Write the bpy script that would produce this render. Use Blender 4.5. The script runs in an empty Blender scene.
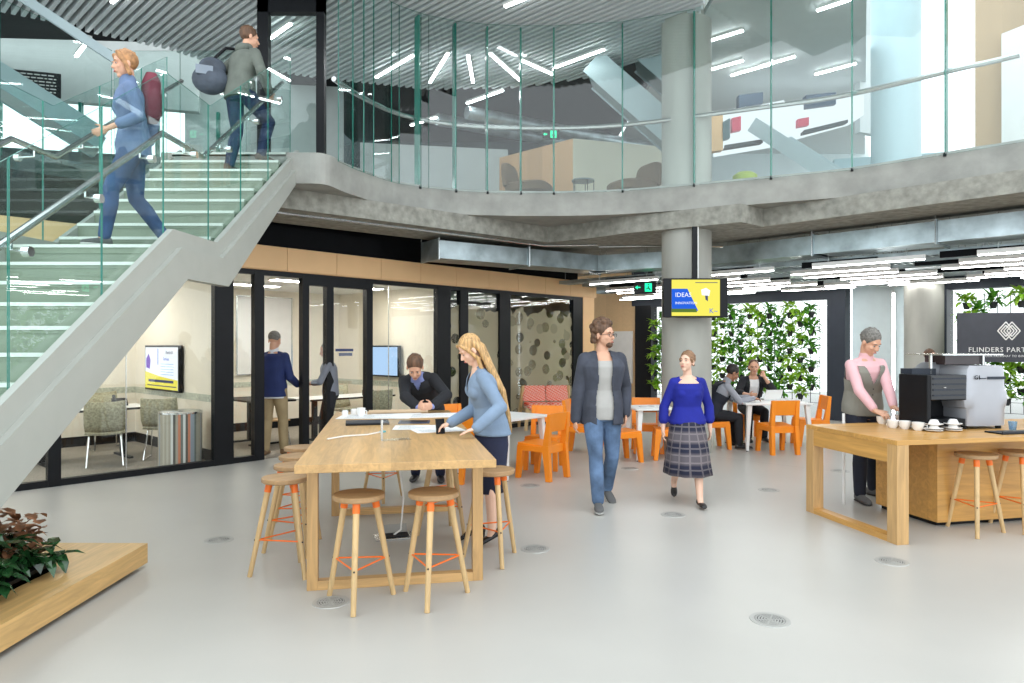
import bpy, bmesh, math, random
from mathutils import Vector, Matrix, Euler
from mathutils.geometry import tessellate_polygon
random.seed(7)
PI = math.pi
col = bpy.context.scene.collection
H0, F, HZ, CX = 1.6, 683.0, 346.0, 512.0

def px(x, y, Y):
    """the point seen at pixel (x, y) at distance Y in front of the camera"""
    return Vector(((x - CX) / F * Y, Y, H0 - (y - HZ) / F * Y))
def at_z(x, y, z):
    Y = (H0 - z) * F / (y - HZ)
    return Vector(((x - CX) / F * Y, Y, z))

# ------------------------------------------------------------------ mesh builder
class MB:
    def __init__(self):
        self.v = []; self.f = []; self.m = []; self.M = None
    def add(self, vs, fs, mi=0):
        b = len(self.v)
        if self.M is not None: vs = [self.M @ Vector(p) for p in vs]
        self.v += [tuple(p) for p in vs]
        self.f += [tuple(b + i for i in f) for f in fs]
        self.m += [mi] * len(fs)
        return self
    def box(self, x0, x1, y0, y1, z0, z1, mi=0):
        vs = [(x, y, z) for z in (z0, z1) for y in (y0, y1) for x in (x0, x1)]
        fs = [(0, 2, 3, 1), (4, 5, 7, 6), (0, 1, 5, 4), (2, 6, 7, 3), (0, 4, 6, 2), (1, 3, 7, 5)]
        return self.add(vs, fs, mi)
    def cbox(self, c, s, mi=0):
        return self.box(c[0]-s[0]/2, c[0]+s[0]/2, c[1]-s[1]/2, c[1]+s[1]/2, c[2]-s[2]/2, c[2]+s[2]/2, mi)
    def obox(self, c, ax, ay, az, mi=0):
        """box from its centre and three half-axis vectors"""
        c, ax, ay, az = map(Vector, (c, ax, ay, az))
        vs = [c + i*ax + j*ay + k*az for k in (-1, 1) for j in (-1, 1) for i in (-1, 1)]
        fs = [(0, 2, 3, 1), (4, 5, 7, 6), (0, 1, 5, 4), (2, 6, 7, 3), (0, 4, 6, 2), (1, 3, 7, 5)]
        return self.add(vs, fs, mi)
    def hexa(self, bot, top, mi=0):
        fs = [(3, 2, 1, 0), (4, 5, 6, 7)] + [(i, (i+1) % 4, 4+(i+1) % 4, 4+i) for i in range(4)]
        return self.add(list(bot) + list(top), fs, mi)
    def beam(self, p0, p1, w, h, up=(0, 0, 1), mi=0):
        p0, p1 = Vector(p0), Vector(p1); d = p1 - p0; L = d.length
        if L < 1e-6: return self
        d.normalize(); u = Vector(up); s = d.cross(u)
        if s.length < 1e-4: s = d.cross(Vector((1, 0, 0)))
        s.normalize(); u = s.cross(d)
        return self.obox((p0+p1)/2, d*L/2, s*w/2, u*h/2, mi)
    def tube(self, pts, r, n=8, mi=0, cap=True):
        pts = [Vector(p) for p in pts]; rs = r if isinstance(r, (list, tuple)) else [r]*len(pts)
        vs = []; fs = []; prev = None
        for i, p in enumerate(pts):
            if i == 0: d = pts[1]-p
            elif i == len(pts)-1: d = p-pts[i-1]
            else: d = (pts[i+1]-p).normalized() + (p-pts[i-1]).normalized()
            d.normalize()
            a = prev if prev is not None else (Vector((0, 0, 1)) if abs(d.z) < .9 else Vector((1, 0, 0)))
            s = d.cross(a)
            if s.length < 1e-5: s = d.cross(Vector((0, 1, 0)))
            s.normalize(); u = s.cross(d).normalized(); prev = u
            for k in range(n):
                t = 2*PI*k/n
                vs.append(p + (s*math.cos(t) + u*math.sin(t))*rs[i])
        for i in range(len(pts)-1):
            for k in range(n):
                k2 = (k+1) % n
                fs.append((i*n+k, i*n+k2, (i+1)*n+k2, (i+1)*n+k))
        if cap:
            fs.append(tuple(range(n))[::-1]); fs.append(tuple((len(pts)-1)*n+k for k in range(n)))
        return self.add(vs, fs, mi)
    def lathe(self, prof, c=(0, 0, 0), n=24, mi=0, cap=True):
        vs = []; fs = []
        for (r, z) in prof:
            for k in range(n):
                t = 2*PI*k/n
                vs.append((c[0]+r*math.cos(t), c[1]+r*math.sin(t), c[2]+z))
        for i in range(len(prof)-1):
            for k in range(n):
                k2 = (k+1) % n
                fs.append((i*n+k, i*n+k2, (i+1)*n+k2, (i+1)*n+k))
        if cap:
            fs.append(tuple(range(n))[::-1]); fs.append(tuple((len(prof)-1)*n+k for k in range(n)))
        return self.add(vs, fs, mi)
    def ell(self, c, r, n=16, m=10, R=None, mi=0):
        vs = []; fs = []; c = Vector(c)
        for j in range(1, m):
            ph = PI*j/m
            for k in range(n):
                t = 2*PI*k/n
                p = Vector((r[0]*math.sin(ph)*math.cos(t), r[1]*math.sin(ph)*math.sin(t), r[2]*math.cos(ph)))
                vs.append(c + (R @ p if R else p))
        a = Vector((0, 0, r[2])); top = len(vs); vs.append(c + (R @ a if R else a)); vs.append(c - (R @ a if R else a))
        for j in range(m-2):
            for k in range(n):
                k2 = (k+1) % n
                fs.append((j*n+k, (j+1)*n+k, (j+1)*n+k2, j*n+k2))
        for k in range(n):
            k2 = (k+1) % n
            fs.append((top, k, k2)); fs.append((top+1, (m-2)*n+k2, (m-2)*n+k))
        return self.add(vs, fs, mi)
    def cap(self, p0, r0, p1, r1, n=14):
        """capsule with two radii"""
        p0, p1 = Vector(p0), Vector(p1); d = (p1-p0)
        if d.length < 1e-6: return self.ell(p0, (r0, r0, r0))
        d.normalize(); pts = []; rs = []
        for a in (80, 60, 40, 20): pts.append(p0 - d*r0*math.sin(math.radians(a))); rs.append(r0*math.cos(math.radians(a)))
        pts.append(p0); rs.append(r0); pts.append(p1); rs.append(r1)
        for a in (20, 40, 60, 80): pts.append(p1 + d*r1*math.sin(math.radians(a))); rs.append(r1*math.cos(math.radians(a)))
        return self.tube(pts, rs, n)
    def loft(self, rings, n=24, expo=2.0):
        """rings: (centre, side vector, front vector) with half sizes in the vectors"""
        vs = []; fs = []
        for c, s, u in rings:
            c, s, u = Vector(c), Vector(s), Vector(u)
            for k in range(n):
                t = 2*PI*k/n; ct, st = math.cos(t), math.sin(t)
                q = (abs(ct)**expo + abs(st)**expo) ** (-1/expo)
                vs.append(c + s*ct*q + u*st*q)
        for i in range(len(rings)-1):
            for k in range(n):
                k2 = (k+1) % n
                fs.append((i*n+k, i*n+k2, (i+1)*n+k2, (i+1)*n+k))
        fs.append(tuple(range(n))[::-1]); fs.append(tuple((len(rings)-1)*n+k for k in range(n)))
        return self.add(vs, fs)
    def prism(self, poly, z0, z1, mi=0):
        n = len(poly); P = [Vector((p[0], p[1], 0)) for p in poly]
        if sum(P[i].x*P[(i+1) % n].y - P[(i+1) % n].x*P[i].y for i in range(n)) < 0: P.reverse()
        vs = [(p.x, p.y, z0) for p in P] + [(p.x, p.y, z1) for p in P]
        fs = []
        for t in tessellate_polygon([P]):
            a, b, c = t
            if (P[b]-P[a]).cross(P[c]-P[a]).z < 0: b, c = c, b
            fs.append((c, b, a)); fs.append((n+a, n+b, n+c))
        for i in range(n):
            j = (i+1) % n; fs.append((i, j, n+j, n+i))
        return self.add(vs, fs, mi)
    def quad(self, a, b, c, d, mi=0):
        return self.add([a, b, c, d], [(0, 1, 2, 3)], mi)
    def mesh(self, name, mats, smooth=False, bevel=0):
        me = bpy.data.meshes.new(name); me.from_pydata(self.v, [], self.f)
        for m in (mats if isinstance(mats, (list, tuple)) else [mats]): me.materials.append(m)
        if any(self.m): me.polygons.foreach_set('material_index', self.m)
        bm = bmesh.new(); bm.from_mesh(me); bmesh.ops.recalc_face_normals(bm, faces=bm.faces); bm.to_mesh(me); bm.free()
        if smooth is True or smooth:
            me.polygons.foreach_set('use_smooth', [True]*len(me.polygons))
            if smooth != 'full':
                try: me.set_sharp_from_angle(angle=math.radians(35))
                except Exception: pass
        me.update(); return me
    def build(self, name, mats, parent=None, world=False, smooth=False, bevel=0, label=None):
        if world and parent is not None:
            inv = Minv(parent); self.v = [tuple(inv @ Vector(p)) for p in self.v]
        o = bpy.data.objects.new(name, self.mesh(name, mats, smooth)); col.objects.link(o)
        if parent is not None: o.parent = parent
        if bevel:
            b = o.modifiers.new('bevel', 'BEVEL'); b.width = bevel; b.segments = 2; b.limit_method = 'ANGLE'
        if label: o['label'] = label
        return o

def Minv(p):
    M = Matrix.Translation(p.location) @ Euler(p.rotation_euler).to_matrix().to_4x4()
    q = p
    while q.parent:
        q = q.parent; M = Matrix.Translation(q.location) @ Euler(q.rotation_euler).to_matrix().to_4x4() @ M
    return M.inverted()
def thing(name, label, cat, loc=(0, 0, 0), rz=0.0, group=None):
    o = bpy.data.objects.new(name, None); col.objects.link(o); o.empty_display_size = .1
    o.location = loc; o.rotation_euler = (0, 0, rz); o['label'] = label; o['category'] = cat
    if group: o['group'] = group
    return o
def tag(o, label, cat, group=None):
    o['label'] = label; o['category'] = cat
    if group: o['group'] = group
    return o
def struct(o, label=None):
    o['kind'] = 'structure'
    if label: o['label'] = label
    return o
def dup(r, loc=None, rz=None, label=None):
    def cp(o, par):
        c = o.copy(); col.objects.link(c); c.parent = par
        for ch in list(kids.get(o.name, [])): cp(ch, c)
        return c
    kids = {}
    def walk(o):
        kids[o.name] = list(o.children)
        for ch in o.children: walk(ch)
    walk(r); n = cp(r, None)
    if loc is not None: n.location = loc
    if rz is not None: n.rotation_euler = (0, 0, rz)
    if label: n['label'] = label
    return n
def catmull(P, n=8):
    P = [Vector(p) for p in P]; out = []
    for i in range(len(P)-1):
        a, b, c, d = P[max(i-1, 0)], P[i], P[i+1], P[min(i+2, len(P)-1)]
        for k in range(n):
            t = k/n
            out.append(.5*((2*b)+(c-a)*t+(2*a-5*b+4*c-d)*t*t+(3*b-a-3*c+d)*t*t*t))
    out.append(P[-1]); return out

# ------------------------------------------------------------------ materials
def new_mat(name):
    m = bpy.data.materials.new(name); m.use_nodes = True
    nt = m.node_tree; b = nt.nodes['Principled BSDF']; return m, nt, b
def N(nt, t, **k):
    n = nt.nodes.new(t)
    for a, v in k.items():
        if a.startswith('_'): n.inputs[a[1:].replace('_', ' ')].default_value = v
        else: setattr(n, a, v)
    return n
def rgb(c): return (c[0], c[1], c[2], 1)
def s2l(r, g, b):
    f = lambda c: (c/255/12.92) if c/255 <= .04045 else ((c/255+.055)/1.055)**2.4
    return (f(r), f(g), f(b))
def coords(nt, scale=(1, 1, 1), rot=(0, 0, 0)):
    tc = nt.nodes.new('ShaderNodeTexCoord'); mp = nt.nodes.new('ShaderNodeMapping')
    mp.inputs['Scale'].default_value = scale; mp.inputs['Rotation'].default_value = rot
    nt.links.new(tc.outputs['Object'], mp.inputs['Vector']); return mp.outputs['Vector']
def mat(name, c, rough=.5, metal=0, var=.06, nscale=6, bump=0, bscale=60, spec=.5, coat=0, emit=0, scale=(1, 1, 1), sheen=0):
    m, nt, b = new_mat(name)
    v = coords(nt, scale)
    n = N(nt, 'ShaderNodeTexNoise', _Scale=nscale, _Detail=4.0); nt.links.new(v, n.inputs['Vector'])
    r = N(nt, 'ShaderNodeValToRGB')
    r.color_ramp.elements[0].color = rgb([max(0, x*(1-var*1.6)) for x in c]); r.color_ramp.elements[1].color = rgb([min(1, x*(1+var)) for x in c])
    r.color_ramp.elements[0].position = .3; r.color_ramp.elements[1].position = .7
    nt.links.new(n.outputs['Fac'], r.inputs['Fac']); nt.links.new(r.outputs['Color'], b.inputs['Base Color'])
    b.inputs['Roughness'].default_value = rough; b.inputs['Metallic'].default_value = metal
    b.inputs['Specular IOR Level'].default_value = spec
    if coat: b.inputs['Coat Weight'].default_value = coat; b.inputs['Coat Roughness'].default_value = .15
    if sheen: b.inputs['Sheen Weight'].default_value = sheen
    if bump:
        n2 = N(nt, 'ShaderNodeTexNoise', _Scale=bscale, _Detail=3.0); nt.links.new(v, n2.inputs['Vector'])
        bp = N(nt, 'ShaderNodeBump', _Strength=bump, _Distance=.01); nt.links.new(n2.outputs['Fac'], bp.inputs['Height']); nt.links.new(bp.outputs['Normal'], b.inputs['Normal'])
    if emit:
        b.inputs['Emission Color'].default_value = rgb(c); b.inputs['Emission Strength'].default_value = emit
    return m
def wood(name, c, axis='y', rough=.4, plank=0, var=.22, coat=.15, grain=1.0):
    m, nt, b = new_mat(name)
    sc = {'x': (1.2, 14, 14), 'y': (14, 1.2, 14), 'z': (14, 14, 1.2)}[axis]
    sc = tuple(s*grain for s in sc)
    v = coords(nt, sc)
    n = N(nt, 'ShaderNodeTexNoise', _Scale=1.6, _Detail=6.0, _Roughness=.6, _Distortion=1.2); nt.links.new(v, n.inputs['Vector'])
    r = N(nt, 'ShaderNodeValToRGB')
    r.color_ramp.elements[0].position = .32; r.color_ramp.elements[1].position = .68
    r.color_ramp.elements[0].color = rgb([x*(1-var) for x in c]); r.color_ramp.elements[1].color = rgb([min(1, x*(1+var*.5)) for x in c])
    nt.links.new(n.outputs['Fac'], r.inputs['Fac']); out = r.outputs['Color']
    if plank:
        v2 = coords(nt); sp = N(nt, 'ShaderNodeSeparateXYZ'); nt.links.new(v2, sp.inputs[0])
        mu = N(nt, 'ShaderNodeMath', operation='MULTIPLY'); mu.inputs[1].default_value = 1/plank
        nt.links.new(sp.outputs[{'x': 1, 'y': 0, 'z': 0}[axis]], mu.inputs[0])
        fl = N(nt, 'ShaderNodeMath', operation='FLOOR'); nt.links.new(mu.outputs[0], fl.inputs[0])
        wn = N(nt, 'ShaderNodeTexWhiteNoise', noise_dimensions='1D'); nt.links.new(fl.outputs[0], wn.inputs['W'])
        mr = N(nt, 'ShaderNodeMapRange'); mr.inputs[3].default_value = .86; mr.inputs[4].default_value = 1.08
        nt.links.new(wn.outputs['Value'], mr.inputs[0])
        mx = N(nt, 'ShaderNodeVectorMath', operation='SCALE'); nt.links.new(out, mx.inputs[0]); nt.links.new(mr.outputs[0], mx.inputs['Scale'])
        out = mx.outputs[0]
    nt.links.new(out, b.inputs['Base Color'])
    b.inputs['Roughness'].default_value = rough
    if coat: b.inputs['Coat Weight'].default_value = coat; b.inputs['Coat Roughness'].default_value = .2
    bp = N(nt, 'ShaderNodeBump', _Strength=.08, _Distance=.01); nt.links.new(n.outputs['Fac'], bp.inputs['Height']); nt.links.new(bp.outputs['Normal'], b.inputs['Normal'])
    return m
def emis(name, c, s):
    m = bpy.data.materials.new(name); m.use_nodes = True; nt = m.node_tree; nt.nodes.clear()
    e = N(nt, 'ShaderNodeEmission'); e.inputs[0].default_value = rgb(c); e.inputs[1].default_value = s
    o = N(nt, 'ShaderNodeOutputMaterial'); nt.links.new(e.outputs[0], o.inputs[0]); return m
def glass(name, tint=(.9, .97, .95), gloss=.06, rough=.0, haze=0, hazec=(.8, .9, .88)):
    m = bpy.data.materials.new(name); m.use_nodes = True; nt = m.node_tree; nt.nodes.clear()
    t = N(nt, 'ShaderNodeBsdfTransparent'); t.inputs[0].default_value = rgb(tint)
    g = N(nt, 'ShaderNodeBsdfGlossy'); g.inputs['Roughness'].default_value = rough; g.inputs[0].default_value = (1, 1, 1, 1)
    lw = N(nt, 'ShaderNodeLayerWeight'); lw.inputs[0].default_value = .5
    pw = N(nt, 'ShaderNodeMath', operation='POWER'); pw.inputs[1].default_value = 4; nt.links.new(lw.outputs['Facing'], pw.inputs[0])
    mu = N(nt, 'ShaderNodeMath', operation='MULTIPLY_ADD'); mu.inputs[1].default_value = .5; mu.inputs[2].default_value = gloss*.5; mu.use_clamp = True
    nt.links.new(pw.outputs[0], mu.inputs[0])
    mx = N(nt, 'ShaderNodeMixShader'); nt.links.new(mu.outputs[0], mx.inputs[0]); nt.links.new(t.outputs[0], mx.inputs[1]); nt.links.new(g.outputs[0], mx.inputs[2])
    out = mx.outputs[0]
    if haze:
        d = N(nt, 'ShaderNodeBsdfDiffuse'); d.inputs[0].default_value = rgb(hazec)
        m2 = N(nt, 'ShaderNodeMixShader'); m2.inputs[0].default_value = haze; nt.links.new(out, m2.inputs[1]); nt.links.new(d.outputs[0], m2.inputs[2]); out = m2.outputs[0]
    o = N(nt, 'ShaderNodeOutputMaterial'); nt.links.new(out, o.inputs[0]); return m

M = {}
M['oak'] = wood('oak', (.57, .345, .14), 'y', plank=.14)
M['oak_x'] = wood('oak_x', (.60, .37, .155), 'x', plank=.14)
M['oak_z'] = wood('oak_z', (.56, .34, .14), 'z')
M['oak_pale'] = wood('oak_pale', (.70, .44, .17), 'y', plank=.2)
M['stool_wood'] = wood('stool_wood', (.62, .42, .2), 'z', rough=.5)
M['seat_wood'] = wood('seat_wood', (.42, .255, .12), 'x', rough=.5)
M['counter'] = wood('counter_oak', (.60, .32, .085), 'x', plank=.5, grain=.7)
M['counter_side'] = wood('counter_side_oak', (.60, .32, .085), 'y', grain=.7)
M['panel'] = mat('tan_panel', s2l(232, 190, 140), .55, var=.03, nscale=2)
M['panel_far'] = wood('tan_wall_wood', s2l(232, 198, 152), 'x', rough=.6, plank=.35, var=.06, coat=0)
M['orange'] = mat('orange_plastic', (.92, .27, .010), .42, var=.02)
M['orange_metal'] = mat('orange_metal', (.88, .17, .01), .4, var=.02)
M['white'] = mat('white_paint', (.82, .82, .80), .5, var=.02)
M['white_gloss'] = mat('white_gloss', (.86, .86, .85), .2, var=.01)
M['paper'] = mat('paper', (.88, .88, .87), .8, var=.02)
M['cream'] = mat('cream_wall', (.86, .80, .68), .7, var=.02)
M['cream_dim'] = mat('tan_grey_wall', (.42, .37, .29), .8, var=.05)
M['black'] = mat('black_frame', (.005, .006, .008), .45, var=.1, spec=.25)
M['black_matt'] = mat('black_matt', (.005, .006, .008), .8, var=.1, spec=.2)
M['charcoal'] = mat('charcoal_frame', s2l(48, 54, 64), .5, var=.05, spec=.3)
M['stair'] = mat('stair_steel_paint', s2l(168, 170, 163), .4, var=.02)
M['tread'] = mat('stair_tread', s2l(146, 156, 138), .5, var=.05, nscale=3)
M['nosing'] = mat('stair_nosing', s2l(236, 240, 232), .4, var=.01)
M['concrete'] = mat('concrete', s2l(156, 156, 150), .75, var=.12, nscale=3.5, bump=.15, bscale=30)
M['concrete_dark'] = mat('board_marked_concrete', s2l(148, 147, 138), .85, var=.2, nscale=9, bump=.4, bscale=25)
M['concrete_col'] = mat('column_concrete', s2l(172, 172, 164), .7, var=.12, nscale=2.2, bump=.15, bscale=20, scale=(1, 1, .3))
M['galv'] = mat('galvanised_steel', s2l(175, 188, 192), .35, metal=.75, var=.25, nscale=3)
M['steel'] = mat('brushed_steel', s2l(205, 208, 208), .25, metal=1, var=.05)
M['chrome'] = mat('chrome', (.85, .86, .86), .08, metal=1, var=.01)
M['slat'] = mat('slat_white', s2l(214, 220, 222), .5, var=.02)
M['plaster'] = mat('smooth_ceiling', s2l(200, 206, 206), .7, var=.02)
M['plaster_blue'] = mat('pale_wall', s2l(214, 226, 228), .7, var=.02)
M['grey_wall'] = mat('grey_wall', s2l(178, 184, 182), .7, var=.03)
M['dark_wall'] = mat('dark_teal_wall', s2l(52, 66, 68), .6, var=.1)
M['carpet'] = mat('carpet_grey', s2l(150, 143, 132), .95, var=.12, nscale=30, bump=.3, bscale=200)
M['lamp'] = emis('lamp_light', (1, .99, .97), 20.0)
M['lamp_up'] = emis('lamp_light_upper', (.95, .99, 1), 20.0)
M['lamp_room'] = emis('room_panel_light', (1, .96, .88), 22.0)
M['teal_edge'] = mat('glass_edge_green', s2l(38, 128, 112), .15, var=.15, nscale=2)
M['glass'] = glass('clear_glass', (.925, .98, .97), .06)
M['glass_clear'] = glass('door_glass', (.96, .97, .96), .05)
M['glass_screen'] = glass('screen_glass', (.955, .988, .984), .07)
M['glassware'] = glass('glassware', (.96, .98, .985), .12)
M['green_sign'] = emis('exit_green', (.02, .85, .38), 1.5)
M['dark_grille'] = mat('vent_metal', s2l(168, 168, 164), .5, metal=.2, var=.1); M['rim'] = mat('vent_rim', s2l(176, 176, 172), .45, metal=.3, var=.05); M['dish'] = mat('vent_dish', s2l(70, 70, 68), .7)
M['pot'] = mat('black_pot', (.02, .022, .025), .5)
def leafmat(name, c):
    m = mat(name, c, .5, var=.3, nscale=9); nt = m.node_tree; b = nt.nodes['Principled BSDF']; o = nt.nodes['Material Output']
    t = N(nt, 'ShaderNodeBsdfTranslucent'); t.inputs[0].default_value = rgb([min(1, x*1.3) for x in c]); mx = N(nt, 'ShaderNodeMixShader'); mx.inputs[0].default_value = .5
    nt.links.new(b.outputs[0], mx.inputs[1]); nt.links.new(t.outputs[0], mx.inputs[2]); nt.links.new(mx.outputs[0], o.inputs[0]); return m
M['leaf1'] = leafmat('leaf_bright', (.38, .62, .07)); M['leaf2'] = leafmat('leaf_mid', (.14, .40, .05))
M['leaf3'] = mat('leaf_dark_glossy', (.018, .075, .022), .22, var=.5, nscale=14, spec=.7)
M['brown_leaf'] = mat('brown_leaf', (.30, .13, .06), .6, var=.4, nscale=12)
M['chair_green'] = mat('moss_grey_upholstery', s2l(176, 172, 146), .9, var=.25, nscale=40, bump=.3, bscale=150)
M['brown_fabric'] = mat('brown_fabric', s2l(112, 94, 72), .9, var=.1)
M['skin'] = mat('skin', s2l(214, 164, 136), .5, var=.04)
M['skin_pale'] = mat('skin_pale', s2l(232, 190, 166), .5, var=.04)
M['skin_brown'] = mat('skin_brown', s2l(160, 112, 84), .5, var=.04)

# ------------------------------------------------------------------ camera, world
cam = bpy.data.objects.new('camera', bpy.data.cameras.new('camera')); col.objects.link(cam)
cam.location = (0, 0, H0); cam.rotation_euler = (PI/2, 0, 0)
cam.data.sensor_width = 36; cam.data.lens = 36*F/1024; cam.data.shift_y = (HZ-341.5)/1024; cam.data.clip_start = .05; cam.data.clip_end = 200
sc = bpy.context.scene; sc.camera = cam
sc.view_settings.view_transform = 'Standard'; sc.view_settings.look = 'None'; sc.view_settings.gamma = 1; sc.view_settings.exposure = 0.25
try: sc.view_settings.use_curve_mapping = False
except Exception: pass
w = bpy.data.worlds.new('sky'); sc.world = w; w.use_nodes = True
bg = w.node_tree.nodes['Background']; bg.inputs[0].default_value = (.90, .96, 1.0, 1); bg.inputs[1].default_value = 2.0
sc.cycles.max_bounces = 8; sc.cycles.transparent_max_bounces = 24; sc.cycles.caustics_reflective = False; sc.cycles.caustics_refractive = False
sc.cycles.sample_clamp_indirect = 4
# ================================================================== THE SETTING
# building grid: U runs along the glazed meeting-room front, D along the planted windows
U = Vector((.682, .7315, 0)); NB = Vector((-.7315, .682, 0)); P0 = Vector((-3.516, 9.645, 0))
D = Vector((-.7315, .682, 0)); DN = Vector((.682, .7315, 0))
def W(s, off, z): return P0 + U*s + NB*off + Vector((0, 0, z))
def s_at(x):
    q = (x-CX)/F; return (q*9.645+3.516)/(.682-.7315*q)
def gbox(mb, s0, s1, o0, o1, z0, z1, mi=0):
    return mb.obox(W((s0+s1)/2, (o0+o1)/2, (z0+z1)/2), U*(s1-s0)/2, NB*(o1-o0)/2, (0, 0, (z1-z0)/2), mi)

# floor: pale seamless resin, a few joint lines
def floor_mat():
    m, nt, b = new_mat('resin_floor')
    v = coords(nt)
    n = N(nt, 'ShaderNodeTexNoise', _Scale=.8, _Detail=5.0); nt.links.new(v, n.inputs['Vector'])
    n2 = N(nt, 'ShaderNodeTexNoise', _Scale=120., _Detail=2.0); nt.links.new(v, n2.inputs['Vector'])
    r = N(nt, 'ShaderNodeValToRGB'); c = s2l(180, 178, 172)
    r.color_ramp.elements[0].position = .3; r.color_ramp.elements[1].position = .7
    r.color_ramp.elements[0].color = rgb([x*.94 for x in c]); r.color_ramp.elements[1].color = rgb([x*1.04 for x in c])
    nt.links.new(n.outputs['Fac'], r.inputs['Fac'])
    mr = N(nt, 'ShaderNodeMapRange'); mr.inputs[3].default_value = .97; mr.inputs[4].default_value = 1.03; nt.links.new(n2.outputs['Fac'], mr.inputs[0])
    mx = N(nt, 'ShaderNodeVectorMath', operation='SCALE'); nt.links.new(r.outputs[0], mx.inputs[0]); nt.links.new(mr.outputs[0], mx.inputs['Scale'])
    # joints along the building grid
    v2 = coords(nt, rot=(0, 0, -math.atan2(U.y, U.x))); sp = N(nt, 'ShaderNodeSeparateXYZ'); nt.links.new(v2, sp.inputs[0])
    md = N(nt, 'ShaderNodeMath', operation='PINGPONG'); md.inputs[1].default_value = 4.6; nt.links.new(sp.outputs[0], md.inputs[0])
    lt = N(nt, 'ShaderNodeMath', operation='LESS_THAN'); lt.inputs[1].default_value = .006; nt.links.new(md.outputs[0], lt.inputs[0])
    mix = N(nt, 'ShaderNodeMix', data_type='RGBA'); mix.inputs['B'].default_value = rgb([x*.72 for x in c])
    nt.links.new(lt.outputs[0], mix.inputs['Factor']); nt.links.new(mx.outputs[0], mix.inputs['A']); nt.links.new(mix.outputs['Result'], b.inputs['Base Color'])
    b.inputs['Roughness'].default_value = .34; b.inputs['Specular IOR Level'].default_value = .5
    bp = N(nt, 'ShaderNodeBump', _Strength=.05, _Distance=.02); nt.links.new(n.outputs['Fac'], bp.inputs['Height']); nt.links.new(bp.outputs['Normal'], b.inputs['Normal'])
    return m
struct(MB().box(-14, 16, -4, 24, -.2, 0).build('floor', floor_mat()), 'pale grey seamless resin floor')

# upper floor slab with its curved concrete edge
ZS0, ZS1 = 3.59, 3.97
edge = catmull([(-2.62, 8.36, 0), (-2.30, 8.42, 0), (-2.12, 8.94, 0), (-1.70, 9.75, 0), (-1.07, 10.2, 0), (-.33, 10.40, 0), (.73, 10.44, 0), (1.7, 10.3, 0), (2.77, 9.87, 0), (3.6, 9.5, 0), (4.38, 9.14, 0), (5.0, 8.62, 0), (5.5, 8.13, 0), (5.86, 7.82, 0), (7.2, 6.4, 0), (10, 3.0, 0)], 6)
slab_poly = [(p.x, p.y) for p in edge] + [(16, 3.0), (16, 24), (-14, 24), (-14, 3), (-10, 5.6), (-7.2, 9.6), (-6.6, 11.3), (-4.4, 11.3), (-4.3, 8.36)]
struct(MB().prism(slab_poly, ZS0, ZS1).build('floor_upper', M['concrete']), 'curved concrete edge of the upper floor')
# deeper concrete beams and the drop panel under it
beam = [(-3.6, 7.9), (-2.7, 8.69), (.6, 11.4), (1.2, 11.0), (1.76, 10.46), (3.2, 9.53), (3.64, 9.9), (5.75, 7.67), (9.0, 4.4), (9.8, 5.2), (6.4, 8.6), (3.9, 11.2), (2.6, 12.0), (1.2, 12.4), (.3, 12.5), (-3.4, 9.5), (-4.4, 8.7)]
struct(MB().prism(beam, 3.33, 3.589).build('trim_beam', M['concrete_dark']), 'deep rough concrete beam under the slab edge')
M['blue_col'] = mat('pale_blue_paint', s2l(182, 206, 212), .6, var=.02); M['blue_low'] = mat('pale_blue_wall', s2l(158, 186, 192), .6, var=.02)
# round concrete columns
struct(MB().lathe([(.37, 0), (.37, 3.33)], (2.66, 10.42, 0), 40).build('column', M['concrete_col'], smooth=True), 'round concrete column holding the screen')
struct(MB().lathe([(.37, 3.97), (.37, 7.0)], (2.66, 10.42, 0), 40).build('column_upper', M['concrete_col'], smooth=True))
struct(MB().lathe([(.37, 3.97), (.37, 9.0)], (6.35, 11.3, 0), 40).build('column_upper', M['blue_col'], smooth=True))
c4 = Vector((7.0, 14.8, 0)) - D*1.6 + DN*(-.1)
struct(MB().lathe([(.34, 0), (.34, 3.59)], (8.05, 13.35, 0), 40).build('column', M['concrete_col'], smooth=True))

# ---- glazed meeting-room front
SL, SR = -4.6, s_at(592)
posts = [(47, 60), (213, 232), (253, 262.7), (301, 307.5), (325, 332), (365, 371), (435.7, 449), (458.6, 466.5), (498, 508.8), (571.6, 581)]
for i, (a, b) in enumerate(posts):
    struct(gbox(MB(), s_at(a), s_at(b), -.05, .06, 0, 2.67).build('trim_post', M['black']))
struct(gbox(MB(), s_at(581), SR, -.06, .08, 0, 2.67).build('trim_post', M['panel']))
struct(gbox(MB(), SL, s_at(262), -.045, .05, 0, .075).build('trim_base', M['black']))
struct(gbox(MB(), s_at(301), s_at(581), -.045, .05, 0, .075).build('trim_base', M['black']))
struct(gbox(MB(), SL, s_at(581), -.045, .05, 2.6, 2.67).build('trim_head', M['black']))
struct(gbox(MB(), s_at(301), s_at(371), -.052, .055, 2.5, 2.6).build('trim_head', M['black']))
mb = MB(); s = SL
while s < SR:
    e = min(s+.82, SR+.02); gbox(mb, s, e-.008, -.10, -.07, 2.68, 3.01); s += .82
gbox(mb, SL, SR+.02, -.07, .1, 2.67, 3.0)
gbox(mb, SR-.0, SR+.03, -.10, .1, 2.68, 3.01)
struct(mb.build('trim_band', M['panel']), 'tan panelled band above the glass front')
struct(gbox(MB(), SL, SR-.2, .25, .35, 2.95, 3.6).build('wall_bulkhead', M['black_matt']))
struct(gbox(MB(), SL-.4, s_at(380), .0, .24, 3.011, 3.329).build('wall_bulkhead', M['black_matt']))

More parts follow.
